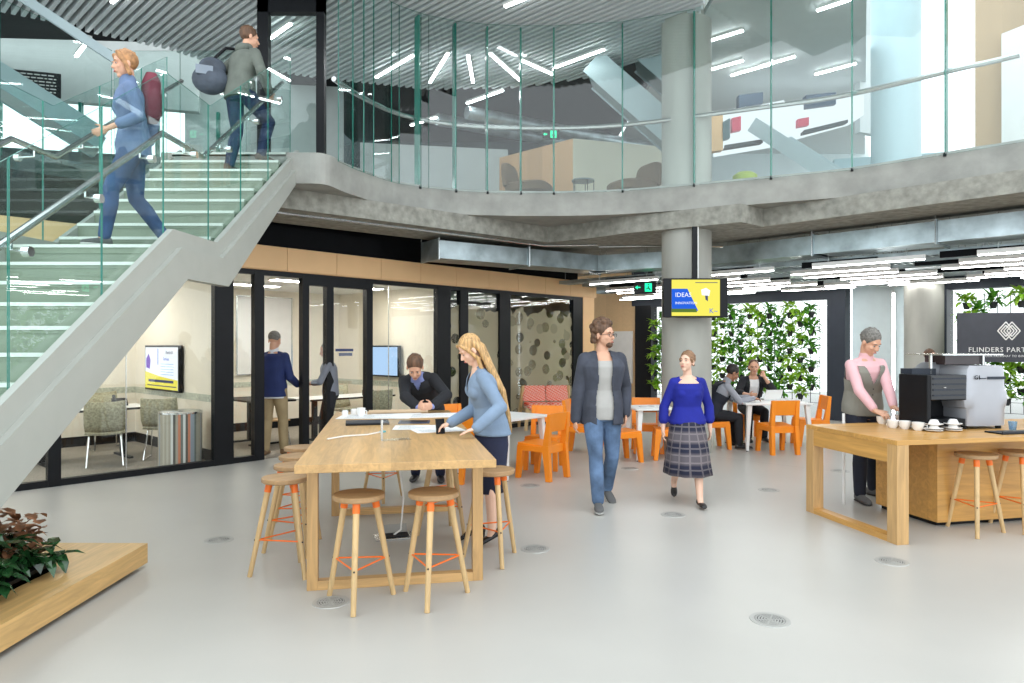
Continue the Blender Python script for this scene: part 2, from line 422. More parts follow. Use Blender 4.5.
def film_mat():
    """frosted film with leaf-like clear holes; clear above a wavy top line"""
    m = bpy.data.materials.new('patterned_film'); m.use_nodes = True; nt = m.node_tree; nt.nodes.clear()
    tc = N(nt, 'ShaderNodeTexCoord'); mp = N(nt, 'ShaderNodeMapping'); nt.links.new(tc.outputs['Object'], mp.inputs[0])
    mp.inputs['Rotation'].default_value = (0, 0, -math.atan2(U.y, U.x)); mp.inputs['Scale'].default_value = (4.8, .01, 3.7)
    vo = N(nt, 'ShaderNodeTexVoronoi', feature='SMOOTH_F1', _Scale=1.0, _Randomness=.75, _Smoothness=.25); nt.links.new(mp.outputs[0], vo.inputs['Vector'])
    gt = N(nt, 'ShaderNodeMath', operation='LESS_THAN'); gt.inputs[1].default_value = .39; nt.links.new(vo.outputs['Distance'], gt.inputs[0])
    vc = N(nt, 'ShaderNodeTexVoronoi', _Scale=1.0, _Randomness=.85); nt.links.new(mp.outputs[0], vc.inputs['Vector'])
    sp = N(nt, 'ShaderNodeSeparateColor'); nt.links.new(vc.outputs['Color'], sp.inputs[0])
    mr = N(nt, 'ShaderNodeMapRange'); mr.inputs[3].default_value = .25; mr.inputs[4].default_value = 1.0; nt.links.new(sp.outputs[0], mr.inputs[0])
    hole = N(nt, 'ShaderNodeMath', operation='MULTIPLY'); nt.links.new(gt.outputs[0], hole.inputs[0]); nt.links.new(mr.outputs[0], hole.inputs[1])
    so = N(nt, 'ShaderNodeSeparateXYZ'); nt.links.new(tc.outputs['Object'], so.inputs[0])
    no = N(nt, 'ShaderNodeTexNoise', _Scale=1.2); nt.links.new(mp.outputs[0], no.inputs['Vector'])
    ad = N(nt, 'ShaderNodeMath', operation='MULTIPLY_ADD'); ad.inputs[1].default_value = .5; nt.links.new(no.outputs['Fac'], ad.inputs[0]); nt.links.new(so.outputs[2], ad.inputs[2])
    top = N(nt, 'ShaderNodeMath', operation='GREATER_THAN'); top.inputs[1].default_value = 2.55; nt.links.new(ad.outputs[0], top.inputs[0])
    mx = N(nt, 'ShaderNodeMath', operation='MAXIMUM'); nt.links.new(hole.outputs[0], mx.inputs[0]); nt.links.new(top.outputs[0], mx.inputs[1])
    d = N(nt, 'ShaderNodeBsdfDiffuse'); d.inputs[0].default_value = rgb(s2l(182, 174, 146))
    tl = N(nt, 'ShaderNodeBsdfTransparent'); tl.inputs[0].default_value = (.9, .92, .88, 1)
    fz = N(nt, 'ShaderNodeMixShader'); fz.inputs[0].default_value = .75; nt.links.new(tl.outputs[0], fz.inputs[1]); nt.links.new(d.outputs[0], fz.inputs[2])
    ms = N(nt, 'ShaderNodeMixShader'); nt.links.new(mx.outputs[0], ms.inputs[0]); nt.links.new(fz.outputs[0], ms.inputs[1]); nt.links.new(tl.outputs[0], ms.inputs[2])
    g = N(nt, 'ShaderNodeBsdfGlossy'); g.inputs['Roughness'].default_value = .03
    m3 = N(nt, 'ShaderNodeMixShader'); m3.inputs[0].default_value = .06; nt.links.new(ms.outputs[0], m3.inputs[1]); nt.links.new(g.outputs[0], m3.inputs[2])
    o = N(nt, 'ShaderNodeOutputMaterial'); nt.links.new(m3.outputs[0], o.inputs[0]); return m
M['film'] = film_mat()
bays = [(20, 47, 'glass_clear'), (60, 213, 'glass_clear'), (232, 253, 'glass_clear'), (307.5, 325, 'glass_clear'), (332, 365, 'glass_clear'), (371, 435.7, 'glass_clear'), (449, 458.6, 'film'), (466.5, 498, 'film'), (508.8, 571.6, 'film')]
k = 1
for a, b, mm in bays:
    struct(gbox(MB(), s_at(a) if a > 20 else SL, s_at(b), -.005, .005, .075, 2.6).build('window_%d' % k, M[mm])); k += 1
# thin silicone joints in the glass
for x in (126, 388.5): struct(gbox(MB(), s_at(x)-.004, s_at(x)+.004, -.008, .008, .075, 2.6).build('trim_joint', M['steel']))

# ---- meeting rooms
RD = 3.3; sP1 = s_at(215)+.1; sP2 = s_at(443)
struct(gbox(MB(), SL-1, SR, .0, RD+.1, .0, .004).build('floor_carpet', M['carpet']))
struct(gbox(MB(), SL-1, SR-.1, .07, RD+.1, 2.67, 2.72).build('ceiling_rooms', M['white']))
def strip_wall(name, a, b, m, strip=True, fac=None):
    """a wall between two floor points with a printed dado strip and a black skirting"""
    a, b = Vector(a), Vector(b); d = (b-a); L = d.length; d.normalize(); nn = Vector((-d.y, d.x, 0))
    if nn.dot((P0 + U*1 + NB*1.0) - a) < 0 and fac is None: nn = -nn
    if fac is not None and nn.dot(Vector(fac)-a) < 0: nn = -nn
    struct(MB().obox((a+b)/2 - nn*.04 + Vector((0, 0, 1.335)), d*L/2, nn*.04, (0, 0, 1.335)).build(name, m))
    if strip:
        struct(MB().obox((a+b)/2 + nn*.003 + Vector((0, 0, .87)), d*L/2, nn*.003, (0, 0, .05)).build('trim_dado', M['dado']))
        struct(MB().obox((a+b)/2 + nn*.006 + Vector((0, 0, .08)), d*L/2, nn*.006, (0, 0, .08)).build('baseboard_room', M['black']))
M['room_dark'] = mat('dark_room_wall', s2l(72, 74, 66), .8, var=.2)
M['dado'] = mat('dado_print', s2l(198, 202, 186), .6, var=.2, nscale=26)
strip_wall('wall_partition', W(sP1, .07, 0), W(sP1, RD, 0), M['cream'], fac=W(sP1-1, 1, 0))
strip_wall('wall_partition', W(sP1+.18, .07, 0), W(sP1+.18, RD, 0), M['cream'], fac=W(sP1+1, 1, 0))
strip_wall('wall_room_back', W(SL-1, RD, 0), W(sP1, RD, 0), M['cream'], fac=W(0, 1, 0))
strip_wall('wall_room_back', W(sP1+.18, RD, 0), W(sP2, RD, 0), M['cream'], fac=W(1, 1, 0))
strip_wall('wall_partition', W(sP2, .07, 0), W(sP2, RD, 0), M['cream'], fac=W(sP2-1, 1, 0))
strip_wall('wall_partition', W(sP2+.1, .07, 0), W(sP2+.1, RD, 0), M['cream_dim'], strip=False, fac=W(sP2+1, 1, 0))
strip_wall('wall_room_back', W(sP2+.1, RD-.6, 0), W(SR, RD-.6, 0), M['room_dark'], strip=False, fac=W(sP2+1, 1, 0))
strip_wall('wall_partition', W(SR, .08, 0), W(SR, RD, 0), M['panel'], strip=False, fac=W(SR-2, 1, 0))
g = 'light panels in the meeting room ceilings'
for i, (s, o, lab) in enumerate([(-2.6, .9, 'left meeting room, near the glass'), (-1.6, 2.3, 'left meeting room, near its back wall'), (1.2, .9, 'middle meeting room, above the open doorway'), (2.3, 1.2, 'middle meeting room, above the desk'), (.75, 2.1, 'middle meeting room, near its whiteboard')]):
    t = thing('ceiling_light', 'flat white ceiling light panel in the ' + lab, 'light', W(s, o, 2.67), math.atan2(U.y, U.x), g)
    MB().box(-.6, .6, -.15, .15, -.03, -.001).build('frame', M['white'], t)
    MB().box(-.57, .57, -.12, .12, -.036, -.031).build('diffuser', M['lamp_room'], t)

# ---- perimeter with the planted windows
A0 = Vector((7.0, 14.8, 0))                      # right post of the first planted window
def B(t, off, z): return A0 + D*t + DN*off + Vector((0, 0, z))
def bbox(mb, t0, t1, o0, o1, z0, z1, mi=0):
    return mb.obox(B((t0+t1)/2, (o0+o1)/2, (z0+z1)/2), D*abs(t1-t0)/2, DN*(o1-o0)/2, (0, 0, (z1-z0)/2), mi)
def t_at(x):
    q = (x-CX)/F; return (7.0-q*14.8)/(.7315+.682*q)
struct(bbox(MB(), t_at(637), t_at(520)+2, 0, .15, 0, 3.59).build('wall_back', M['panel_far']))
tt = t_at(653)
struct(bbox(MB(), t_at(637), tt, -.1, .2, 0, 2.66).build('trim_post', M['black']))
struct(bbox(MB(), tt, t_at(637)+.1, -.1, .2, 2.66, 3.59).build('wall_back', M['charcoal']))
struct(bbox(MB(), -.25, .12, -.15, .2, 0, 2.62).build('trim_post', M['charcoal']))
struct(bbox(MB(), -.25, tt, -.12, .2, 2.62, 2.85).build('trim_head', M['charcoal']))
struct(bbox(MB(), -.25, tt, -.02, .2, 2.85, 3.59).build('wall_back', M['plaster_blue']))
struct(bbox(MB(), t_at(940), -.25, .35, .5, 0, 3.59).build('wall_back', M['plaster_blue']))
p2a, p2b = t_at(950), t_at(932)
struct(bbox(MB(), p2a, p2b, -.3, .3, 0, 2.70).build('trim_post', M['charcoal']))
struct(bbox(MB(), -7.5, p2b, -.12, .2, 2.70, 2.95).build('trim_head', M['charcoal']))
struct(bbox(MB(), -7.5, p2b, -.02, .2, 2.95, 3.59).build('wall_back', M['plaster_blue']))
struct(bbox(MB(), .12, tt, .1, .11, 0, 2.62).build('window_10', M['glass_clear']))
struct(bbox(MB(), -7.5, p2a, .1, .11, 0, 2.70).build('window_11', M['glass_clear']))
# white return under the window beside the tan wall
struct(bbox(MB(), t_at(633), t_at(600), -.05, 0, .6, 2.0).build('trim_white_board', M['white']))

# ---- upper level shell
ZC = 6.5
def clip_line(c, n, d, poly):
    """interval(s) of the line n.p = c inside the polygon, along d"""
    ts = []
    for i in range(len(poly)):
        a, b = Vector(poly[i]+(0,)), Vector(poly[(i+1) % len(poly)]+(0,))
        fa, fb = a.dot(n)-c, b.dot(n)-c
        if fa*fb < 0:
            q = a.lerp(b, fa/(fa-fb)); ts.append(q.dot(d))
    ts.sort(); return [(ts[i], ts[i+1]) for i in range(0, len(ts)-1, 2)]
def at_c(x, y, z): 
    Y = (z-H0)*F/(HZ-y); return ((x-CX)/F*Y, Y)
slat_poly = [at_c(0, 12, ZC), at_c(50, 22, ZC), at_c(90, 33, ZC), at_c(170, 50, ZC), at_c(212, 64, ZC), at_c(330, 80, ZC), at_c(430, 90, ZC), at_c(520, 88, ZC), at_c(590, 78, ZC), at_c(668, 52, ZC), at_c(698, 20, ZC), (2.6, 8.2), (-3, 7.4), (-8, 8.0)]
mb = MB(); c = 0.4
while c < 12.5:
    for a, b in clip_line(c, DN, D, slat_poly):
        p, q = DN*c + D*a, DN*c + D*b; p.z = q.z = ZC+.055
        mb.beam(p, q, .052, .11)
    c += .115
o = mb.build('ceiling_slats', M['slat']); struct(o, 'ceiling of thin parallel white slats')
struct(MB().prism([(-14, 7.0), (2.85, 7.4), (2.85, 10.2), (2.6, 18), (-4, 18), (-4.5, 12.6), (-6, 11.7), (-14, 11.2)], ZC+.3, ZC+.4).build('ceiling_upper', M['black_matt']))
struct(MB().prism([(2.85, 7.0), (3.7, 7.1), (9.3, 18.0), (2.6, 18.0), (2.6, 12.5), (2.85, 10.2)], ZC, ZC+.1).build('ceiling_upper', M['plaster']))
# tan box with a cream side
mb = MB(); c0 = Vector((1.16, 13.0, 0)); c1 = c0 + D*3.2; c2 = c0 + Vector((2.6, .75, 0))
mb.hexa([c0+Vector((0, 0, ZS1)), c2+Vector((0, 0, ZS1)), c2+D*3.2+Vector((0, 0, ZS1)), c1+Vector((0, 0, ZS1))], [c0+Vector((0, 0, 5.55)), c2+Vector((0, 0, 5.55)), c2+D*3.2+Vector((0, 0, 5.55)), c1+Vector((0, 0, 5.55))])
ob = mb.build('wall_upper_box', [M['cream_up'] if 'cream_up' in M else mat('cream_panel', s2l(214, 210, 190), .6, var=.02, nscale=2), M['panel_up'] if 'panel_up' in M else wood('warm_timber', s2l(190, 152, 112), 'z', rough=.6, plank=.3, var=.1, coat=0)])
for p in ob.data.polygons:
    if abs(p.normal.dot(Vector((-DN.x, -DN.y, 0)))) > .9: p.material_index = 1
struct(ob, 'timber-clad box on the upper floor')
# far enclosure of the upper floor
struct(MB().obox((8.6, 13.0, 4.55), (2.2, -.6, 0), (.02, .08, 0), (0, 0, .75)).build('wall_upper_low', M['blue_low']))
struct(MB().obox((-1.0, 17.5, 5.4), (3.7, 0, 0), (0, .1, 0), (0, 0, 1.7)).build('wall_upper_back', M['dark_wall']))
struct(MB().obox((5.9, 17.5, 5.3), (3.2, 0, 0), (0, .1, 0), (0, 0, 1.6)).build('wall_upper_back', M['plaster_blue']))
struct(MB().obox((-1.6, 14.2, 4.85), (1.5, .25, 0), (-.015, .09, 0), (0, 0, .88)).build('wall_upper_partition', M['grey_wall']))
struct(MB().obox((-1.6, 13.2, 4.2), (1.2, .2, 0), (-.03, .18, 0), (0, 0, .23)).build('wall_upper_low', M['plaster_blue']))
# dark ribbed door niche beside the tan box
mb = MB()
for i in range(14): mb.cbox((-.95+i*.07, 14.9, 4.75), (.04, .06, 1.5))
mb.cbox((-.5, 14.98, 4.75), (1.1, .05, 1.5))
struct(mb.build('wall_upper_ribbed', mat('dark_brown_ribs', s2l(84, 74, 68), .7)))
# upper left wall with window strip
struct(MB().obox((-9.3, 12.0, 6.85), (3.4, .9, 0), (-.02, .08, 0), (0, 0, .85)).build('wall_upper_left', M['grey_wall']))
struct(MB().obox((-9.0, 12.1, 4.5), (3.6, .9, 0), (-.02, .08, 0), (0, 0, .60)).build('wall_upper_left', M['dark_wall']))
struct(MB().obox((-4.9, 13.6, 6.3), (1.5, .2, 0), (-.02, .08, 0), (0, 0, 1.0)).build('wall_upper_left', M['grey_wall']))
for x in (-11.4, -10.2, -9.0, -7.8, -6.6, -5.6): struct(MB().cbox((x, 12.0+(x+9)*.3, 5.5), (.05, .08, 1.1)).build('trim_mullion', M['teal_edge']))
# right: timber wall, white board, white band
for (x0, x1, Y0, Y1, zt) in ((975, 1003, 10.6, 10.3, 8.8), (1003, 1080, 10.3, 9.4, 8.8)):
    a, b = px(x0, HZ, Y0), px(x1, HZ, Y1); a.z = b.z = ZS1
    d = (b-a)/2; n_ = Vector((-d.y, d.x, 0)).normalized()*.06
    struct(MB().obox((a+b)/2+n_+Vector((0, 0, (zt-ZS1)/2)), d, n_, (0, 0, (zt-ZS1)/2)).build('wall_upper_right', wood('tan_boards', s2l(186, 158, 124), 'x', rough=.6, plank=.3, var=.08, coat=0)))
a, b = px(1004, HZ, 10.2), px(1080, HZ, 9.3); d = (b-a)/2; n_ = Vector((-d.y, d.x, 0)).normalized()*.02
struct(MB().obox(Vector(((a+b)/2).to_tuple()[:2]+(5.25,))-n_*2, d, n_, (0, 0, 1.0)).build('trim_white_board', M['white']))
M['slot'] = emis('slot_light', (.9, .97, 1), 14.0)
# ================================================================== STAIRCASE
XR, XL = -2.68, -4.16
st = thing('staircase', 'pale grey steel staircase with clear glass sides rising to the upper floor', 'staircase', (-3.4, 5.0, 0))
def yz_plate(mb, poly, x0, x1):
    n = len(poly); P = [Vector((p[0], p[1], 0)) for p in poly]
    vs = [(x0, p[0], p[1]) for p in poly] + [(x1, p[0], p[1]) for p in poly]; fs = []
    for a, b, c in tessellate_polygon([P]): fs += [(a, b, c), (n+c, n+b, n+a)]
    fs += [(i, (i+1) % n, n+(i+1) % n, n+i) for i in range(n)]
    return mb.add(vs, fs)
top = [(1.70, 0), (5.43, 2.53), (6.24, 2.544), (8.62, 4.07)]
bot = [(8.62, 3.75), (7.70, 3.10), (6.396, 2.156), (5.586, 2.148), (2.42, 0)]
low = [(1.93, 0), (5.49, 2.39), (6.27, 2.41), (8.62, 3.92)]
mb = MB(); yz_plate(mb, top+bot, XR-.06, XR-.012)
s1 = mb.build('stringer', M['stair'], st, world=True)
mb = MB(); yz_plate(mb, low+bot, XR-.02, XR+.03); mb.build('stringer_cladding', M['stair'], st, world=True)
mb = MB(); yz_plate(mb, top+bot, XL-.05, XL); mb.build('stringer', M['stair'], st, world=True)
def step(Yk, zk, dep, rise, x0=XL, x1=XR-.09):
    b = MB().box(x0, x1, Yk, Yk+dep+.012, zk-.045, zk).box(x0, x1, Yk+.006, Yk+.02, zk-rise, zk-.045).build('step', M['tread'], st, world=True)
    MB().box(x0, x1, Yk-.006, Yk+.03, zk-.004, zk+.004).box(x0, x1, Yk-.008, Yk-.001, zk-.022, zk+.004).build('nosing_strip', M['nosing'], b, world=True)
for k in range(-8, 5): step(4.28+.265*k, 1.554+.175*k, .265, .175)
b = MB().box(XL, XR-.09, 5.605, 6.30, 2.36, 2.43).box(XL, XR-.09, 5.611, 5.625, 2.255, 2.36).build('landing', M['tread'], st, world=True)
MB().box(XL, XR-.09, 5.597, 5.634, 2.408, 2.434).build('nosing_strip', M['nosing'], b, world=True)
for j in range(1, 10): step(6.28+.26*(j-1), 2.43+.1711*j-(.003 if j == 9 else 0), .25, .171)
def zt(Y):
    P = top
    for (a, za), (b, zb) in zip(P, P[1:]):
        if a <= Y <= b: return za+(zb-za)*(Y-a)/(b-a)
    return P[-1][1]
def glass_run(X, cuts):
    for a, b in zip(cuts, cuts[1:]):
        a2, b2 = a+.006, b-.006; Y = [a2] + [q for q in (5.43, 6.24) if a2 < q < b2] + [b2]
        poly = [(y, zt(y)-.1) for y in Y] + [(y, zt(y)+1.25) for y in reversed(Y)]
        mb = MB(); yz_plate(mb, poly, X-.004, X+.004)
        o = mb.build('glass_panel', [M['glass'], M['teal_edge']], st, world=True)
        for p in o.data.polygons:
            if abs(p.normal.x) < .5: p.material_index = 1
glass_run(XR-.078, [1.9, 2.9, 3.74, 4.59, 5.40, 6.20, 6.94, 7.72, 8.5])
glass_run(XL-.03, [1.9, 2.9, 3.74, 4.59, 5.5, 6.1, 6.94, 7.72, 8.3])
def handrail(X, gx, pts):
    h = MB().tube([(X, y, z) for y, z in pts], .024, 10).build('handrail', M['steel'], st, world=True, smooth=True)
    tot = [(a, b) for a, b in zip(pts, pts[1:])]
    for a, b in tot:
        L = math.dist(a, b); n = max(1, round(L/.85))
        for i in range(n):
            t = (i+.5)/n; y = a[0]+(b[0]-a[0])*t; z = a[1]+(b[1]-a[1])*t
            mb = MB().tube([(X, y, z), (X, y, z-.07), (gx, y, z-.08)], .008, 6)
            s = 1 if gx > X else -1
            mb.tube([(gx-s*.012, y, z-.08), (gx+s*.03, y, z-.08)], .03, 14)
            mb.build('bracket', M['chrome'], h, world=True, smooth=True)
handrail(-2.84, XR-.078, [(2.2, 1.10), (5.55, 3.33), (6.28, 3.34), (8.45, 4.86)])
handrail(-4.06, XL-.03, [(2.2, 1.10), (5.54, 3.28), (6.07, 3.28), (8.4, 4.86)])

# glass screen standing on the curved slab edge
def edge_at(x):
    q = (x-CX)/F
    for a, b in zip(edge, edge[1:]):
        fa, fb = a.x-q*a.y, b.x-q*b.y
        if fa*fb <= 0 and a != b: return a.lerp(b, fa/(fa-fb))
cuts = [336, 351, 362, 372, 390, 398, 420, 428, 456, 487.5, 521, 554, 622.5, 694, 771, 852, 945, 1040]
gs = thing('glass_screen', 'tall frameless glass screen standing along the curved concrete floor edge', 'glass screen', (0.7, 10.5, ZS1))
for a, b in zip(cuts, cuts[1:]):
    if b-a < 9 or (b-a) < 12 and a > 380: pass
    p, q = edge_at(a), edge_at(b)
    if p is None or q is None: continue
    d = (q-p).normalized(); n = Vector((-d.y, d.x, 0)); p2, q2 = p+d*.006-n*.03, q-d*.006-n*.03
    if n.y > 0: n = -n
    c = (p2+q2)/2; top_z = 6.48 if b <= 700 else 7.6
    o = MB().obox((c.x, c.y, (3.93+top_z)/2), (q2-p2)/2, n*.006, (0, 0, (top_z-3.93)/2)).build('glass_pane', [M['glass_screen'], M['teal_edge']], gs, world=True)
    for f in o.data.polygons:
        if abs(f.normal.dot(n)) < .7: f.material_index = 1
    if b-a > 9 and a > 380:
        fc = q - n*.08
        MB().obox((fc.x, fc.y, (3.93+top_z)/2), d*.011, n*.06, (0, 0, (top_z-3.93)/2)).build('glass_fin', M['teal_edge'], gs, world=True)
        MB().obox((q.x+n.x*.0, q.y+n.y*.0, 3.935), d*.016, n*.02, (0, 0, .022)).build('clamp', M['black'], gs, world=True)
# rail behind the screen
mb = MB(); pts = []
for x in range(330, 1040, 18):
    p = edge_at(x)
    if p: q = Vector((p.x, p.y+.18, ZS1+1.02)); pts.append(q)
mb.tube(pts, .035, 8); mb.build('handrail', M['steel'], gs, world=True, smooth=True)
# left glass on the far slab edge
gl = thing('glass_balustrade', 'floor to ceiling glass panes behind the staircase on the upper floor', 'glass screen', (-6.9, 10.4, ZS1))
for a, b in (((-8.6, 7.75), (-7.2, 9.6)), ((-7.2, 9.6), (-6.62, 11.3)), ((-6.6, 11.32), (-5.5, 11.32)), ((-5.5, 11.32), (-4.4, 11.32))):
    a, b = Vector(a+(0,)), Vector(b+(0,)); d = (b-a).normalized(); n = Vector((-d.y, d.x, 0)); c = (a+b)/2
    o = MB().obox((c.x, c.y, 5.2), (b-a)/2-d*.006, n*.006, (0, 0, 1.29)).build('glass_pane', [M['glass'], M['teal_edge']], gl, world=True)
    for f in o.data.polygons:
        if abs(f.normal.dot(n)) < .7: f.material_index = 1

# black framed door at the head of the stairs
dr = MB()
yD = 9.3
def dx(x): return (x-CX)/F*yD
dr.box(dx(257), dx(268), yD, yD+.12, ZS1, 6.45).box(dx(316), dx(324), yD, yD+.12, ZS1, 6.45).box(dx(257), dx(324), yD, yD+.12, 6.15, 6.45)
d1 = struct(dr.build('door_1', M['black']), 'black framed glass door at the top of the stairs')
MB().box(dx(268), dx(316), yD+.05, yD+.06, ZS1, 6.15).build('glass_pane', M['glass'], d1)

# ================================================================== SERVICES under the slab
def run_box(name, label, cat, pts, w, h, m, flange=True, extra=None):
    t = thing(name, label, cat, pts[0])
    for a, b in zip(pts, pts[1:]):
        a, b = Vector(a), Vector(b); d = (b-a).normalized()
        MB().beam(a, b+d*w*.2, w, h).build('duct_length', m, t, world=True)
        L = (b-a).length; n = int(L/1.2)
        for i in range(n+1):
            p = a + d*(L*i/max(n, 1))
            MB().beam(p-d*.015, p+d*.015, w+.05, h+.05).build('flange', M['galv'], t, world=True)
            for s in (-1, 1):
                q = p + Vector((-d.y, d.x, 0))*s*(w/2+.04)
                MB().beam((q.x, q.y, q.z-h/2-.03), (q.x, q.y, 3.58), .008, .008, up=(1, 0, 0)).build('hanger_rod', M['steel'], t, world=True)
    return t
run_box('air_duct', 'wide galvanised air duct hung in two arms behind the concrete beam', 'air duct', [(-1.3, 10.85, 3.11), (1.55, 12.75, 3.11), (3.3, 11.9, 3.11), (4.7, 10.4, 3.11), (6.9, 8.0, 3.11)], .55, .28, M['galv'])
run_box('air_duct', 'smaller galvanised air duct running across the ceiling nearer the planted windows', 'air duct', [(8.3, 9.7, 2.98), (3.6, 14.2, 2.98)], .4, .22, M['galv'])
for i, (c, lab) in enumerate(((11.3, 'closest to the concrete beam'), (12.1, 'second from the concrete beam'), (12.9, 'third from the concrete beam'), (13.9, 'nearest the planted windows'))):
    t = thing('cable_tray', 'perforated metal cable tray hung ' + lab, 'cable tray', DN*c + D*5 + Vector((0, 0, 2.92)))
    for s in (-1, 1):
        a, b = DN*(c+s*.14)+D*.2, DN*(c+s*.14)+D*10; a.z = b.z = 2.93; MB().beam(a, b, .012, .07).build('side_rail', M['galv'], t, world=True)
    mb = MB(); e = .2
    while e < 10:
        p = DN*c+D*e; p.z = 2.90; mb.beam(p-DN*.14, p+DN*.14, .035, .008); e += .11
    mb.build('rungs', M['galv'], t, world=True)
    for e in (1, 3, 5, 7, 9):
        p = DN*c+D*e; MB().beam((p.x, p.y, 2.9), (p.x, p.y, 3.58), .01, .01, up=(1, 0, 0)).build('hanger_rod', M['steel'], t, world=True)
# thin pipe clipped under the beam
def pipe(pts, r, label):
    t = tag(MB().tube(pts, r, 8).build('pipe', M['steel'], smooth=True), label, 'pipe'); return t
pipe([(-3.2, 8.25, 3.26), (.55, 11.3, 3.26), (1.4, 11.2, 3.26)], .018, 'thin steel pipe running under the left concrete beam')
pipe([(1.4, 11.0, 3.2), (2.3, 10.9, 3.2), (3.4, 11.0, 3.2)], .014, 'thin steel pipe crossing under the drop panel beside the column')

# linear lamps in rows along D
def lamp_proto(L=1.5):
    t = thing('linear_lamp', 'x', 'ceiling light', (0, 0, 0), 0, 'linear lamps under the slab')
    MB().box(-L/2, L/2, -.035, .035, .0, .06).build('housing', M['white'], t)
    MB().box(-L/2+.01, L/2-.01, -.026, .026, -.012, -.001).build('diffuser', M['lamp'], t)
    for s in (-1, 1): MB().tube([(s*L*.35, 0, .07), (s*L*.35, 0, .78)], .004, 5).build('hanger_rod', M['steel'], t)
    return t
lp = None; rzD = math.atan2(D.y, D.x)
rows = [10.75, 11.6, 12.3, 13.0, 13.7, 14.3, 14.9]
ordn = ['first', 'second', 'third', 'fourth', 'fifth', 'sixth', 'seventh', 'eighth', 'ninth', 'tenth', 'eleventh', 'twelfth', 'thirteenth']
for i, c in enumerate(rows):
    e = .9+.35*(i % 3); k = 0
    while e < 10.2:
        p = DN*c + D*e; p.z = 2.80
        lab = 'slim white linear lamp, %s row behind the beam, %s from the right' % (ordn[i], ordn[k])
        inside = (p-P0).dot(NB) > -.9 and (p-P0).dot(U) < 9.2
        if not inside and p.x < 11:
            if lp is None: lp = lamp_proto(); lp.location = p; lp.rotation_euler = (0, 0, rzD); lp['label'] = lab
            else: dup(lp, p, rzD, lab)
            k += 1
        e += 1.5 + (.9 if i % 2 else .6)
# black baffles hung between the lamps
bp0 = None; k = 0
for i, c in enumerate((11.15, 12.0, 12.7, 13.35, 14.5)):
    e = 1.6+.5*(i % 2); k = 0
    while e < 9.6:
        p = DN*c + D*e; p.z = 2.84; inside = (p-P0).dot(NB) > -.9
        lab = 'black ceiling baffle, %s row behind the beam, %s from the right' % (ordn[i], ordn[k])
        if not inside:
            if bp0 is None:
                bp0 = MB().box(-.55, .55, -.03, .03, 0, .09).build('ceiling_baffle', M['black_matt']); tag(bp0, lab, 'ceiling baffle', 'black baffles under the slab'); bp0.location = p; bp0.rotation_euler = (0, 0, rzD)
            else:
                q = bp0.copy(); col.objects.link(q); q.location = p; q['label'] = lab
            k += 1
        e += 1.9
# lamps under the upper ceiling, from where they show; the last four imitate glass reflections
ul = [((376, 77), (413, 55), 'above the curved screen, left of the angled reflections'), ((555, 67), (604, 49), 'left of the upper column, longest of those near it'), ((505, 6), (530, -4), 'over the middle of the slats at the top edge'), ((467, 103), (503, 90), 'lower slats behind the angled reflections'), ((411, 125), (437, 117), 'far behind the screen, left of the exit sign'), ((266, 41), (291, 23), 'behind the glass door of the stair head'), ((76, 56), (90, 38), 'near the black notice board'), ((112, 2), (122, -8), 'over the stairs at the top edge'), ((204, 88), (218, 79), 'beyond the stair flight, low in the gap'), ((704, 42), (743, 30), 'right of the upper column, nearest the glass'), ((817, 10), (850, -1), 'smooth ceiling at the top right'), ((704, 71), (743, 60), 'right of the upper column, farther back'), ((731, 75), (773, 63), 'smooth ceiling in the middle of the cluster'), ((815, 74), (856, 63), 'smooth ceiling beside the bright window'), ((760, 66), (795, 56), 'smooth ceiling behind its cluster'),
      ((430, 82), (448, 53), 'standing in for a glass reflection, leftmost of the fan, turned steeply'), ((468, 55), (473, 82), 'standing in for a glass reflection, turned almost straight at the viewer'), ((490, 53), (520, 80), 'standing in for a glass reflection, turned right in the fan'), ((522, 60), (553, 74), 'standing in for a glass reflection, rightmost of the fan, nearly flat')]
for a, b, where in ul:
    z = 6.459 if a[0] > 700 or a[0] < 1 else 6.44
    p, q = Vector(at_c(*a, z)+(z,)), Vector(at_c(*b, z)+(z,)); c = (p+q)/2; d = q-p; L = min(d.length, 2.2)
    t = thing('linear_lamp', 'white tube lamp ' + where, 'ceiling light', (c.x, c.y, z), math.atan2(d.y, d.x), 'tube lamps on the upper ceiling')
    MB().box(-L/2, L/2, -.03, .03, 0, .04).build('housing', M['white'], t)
    MB().box(-L/2, L/2, -.022, .022, -.02, -.001).build('diffuser', M['lamp_up'], t)

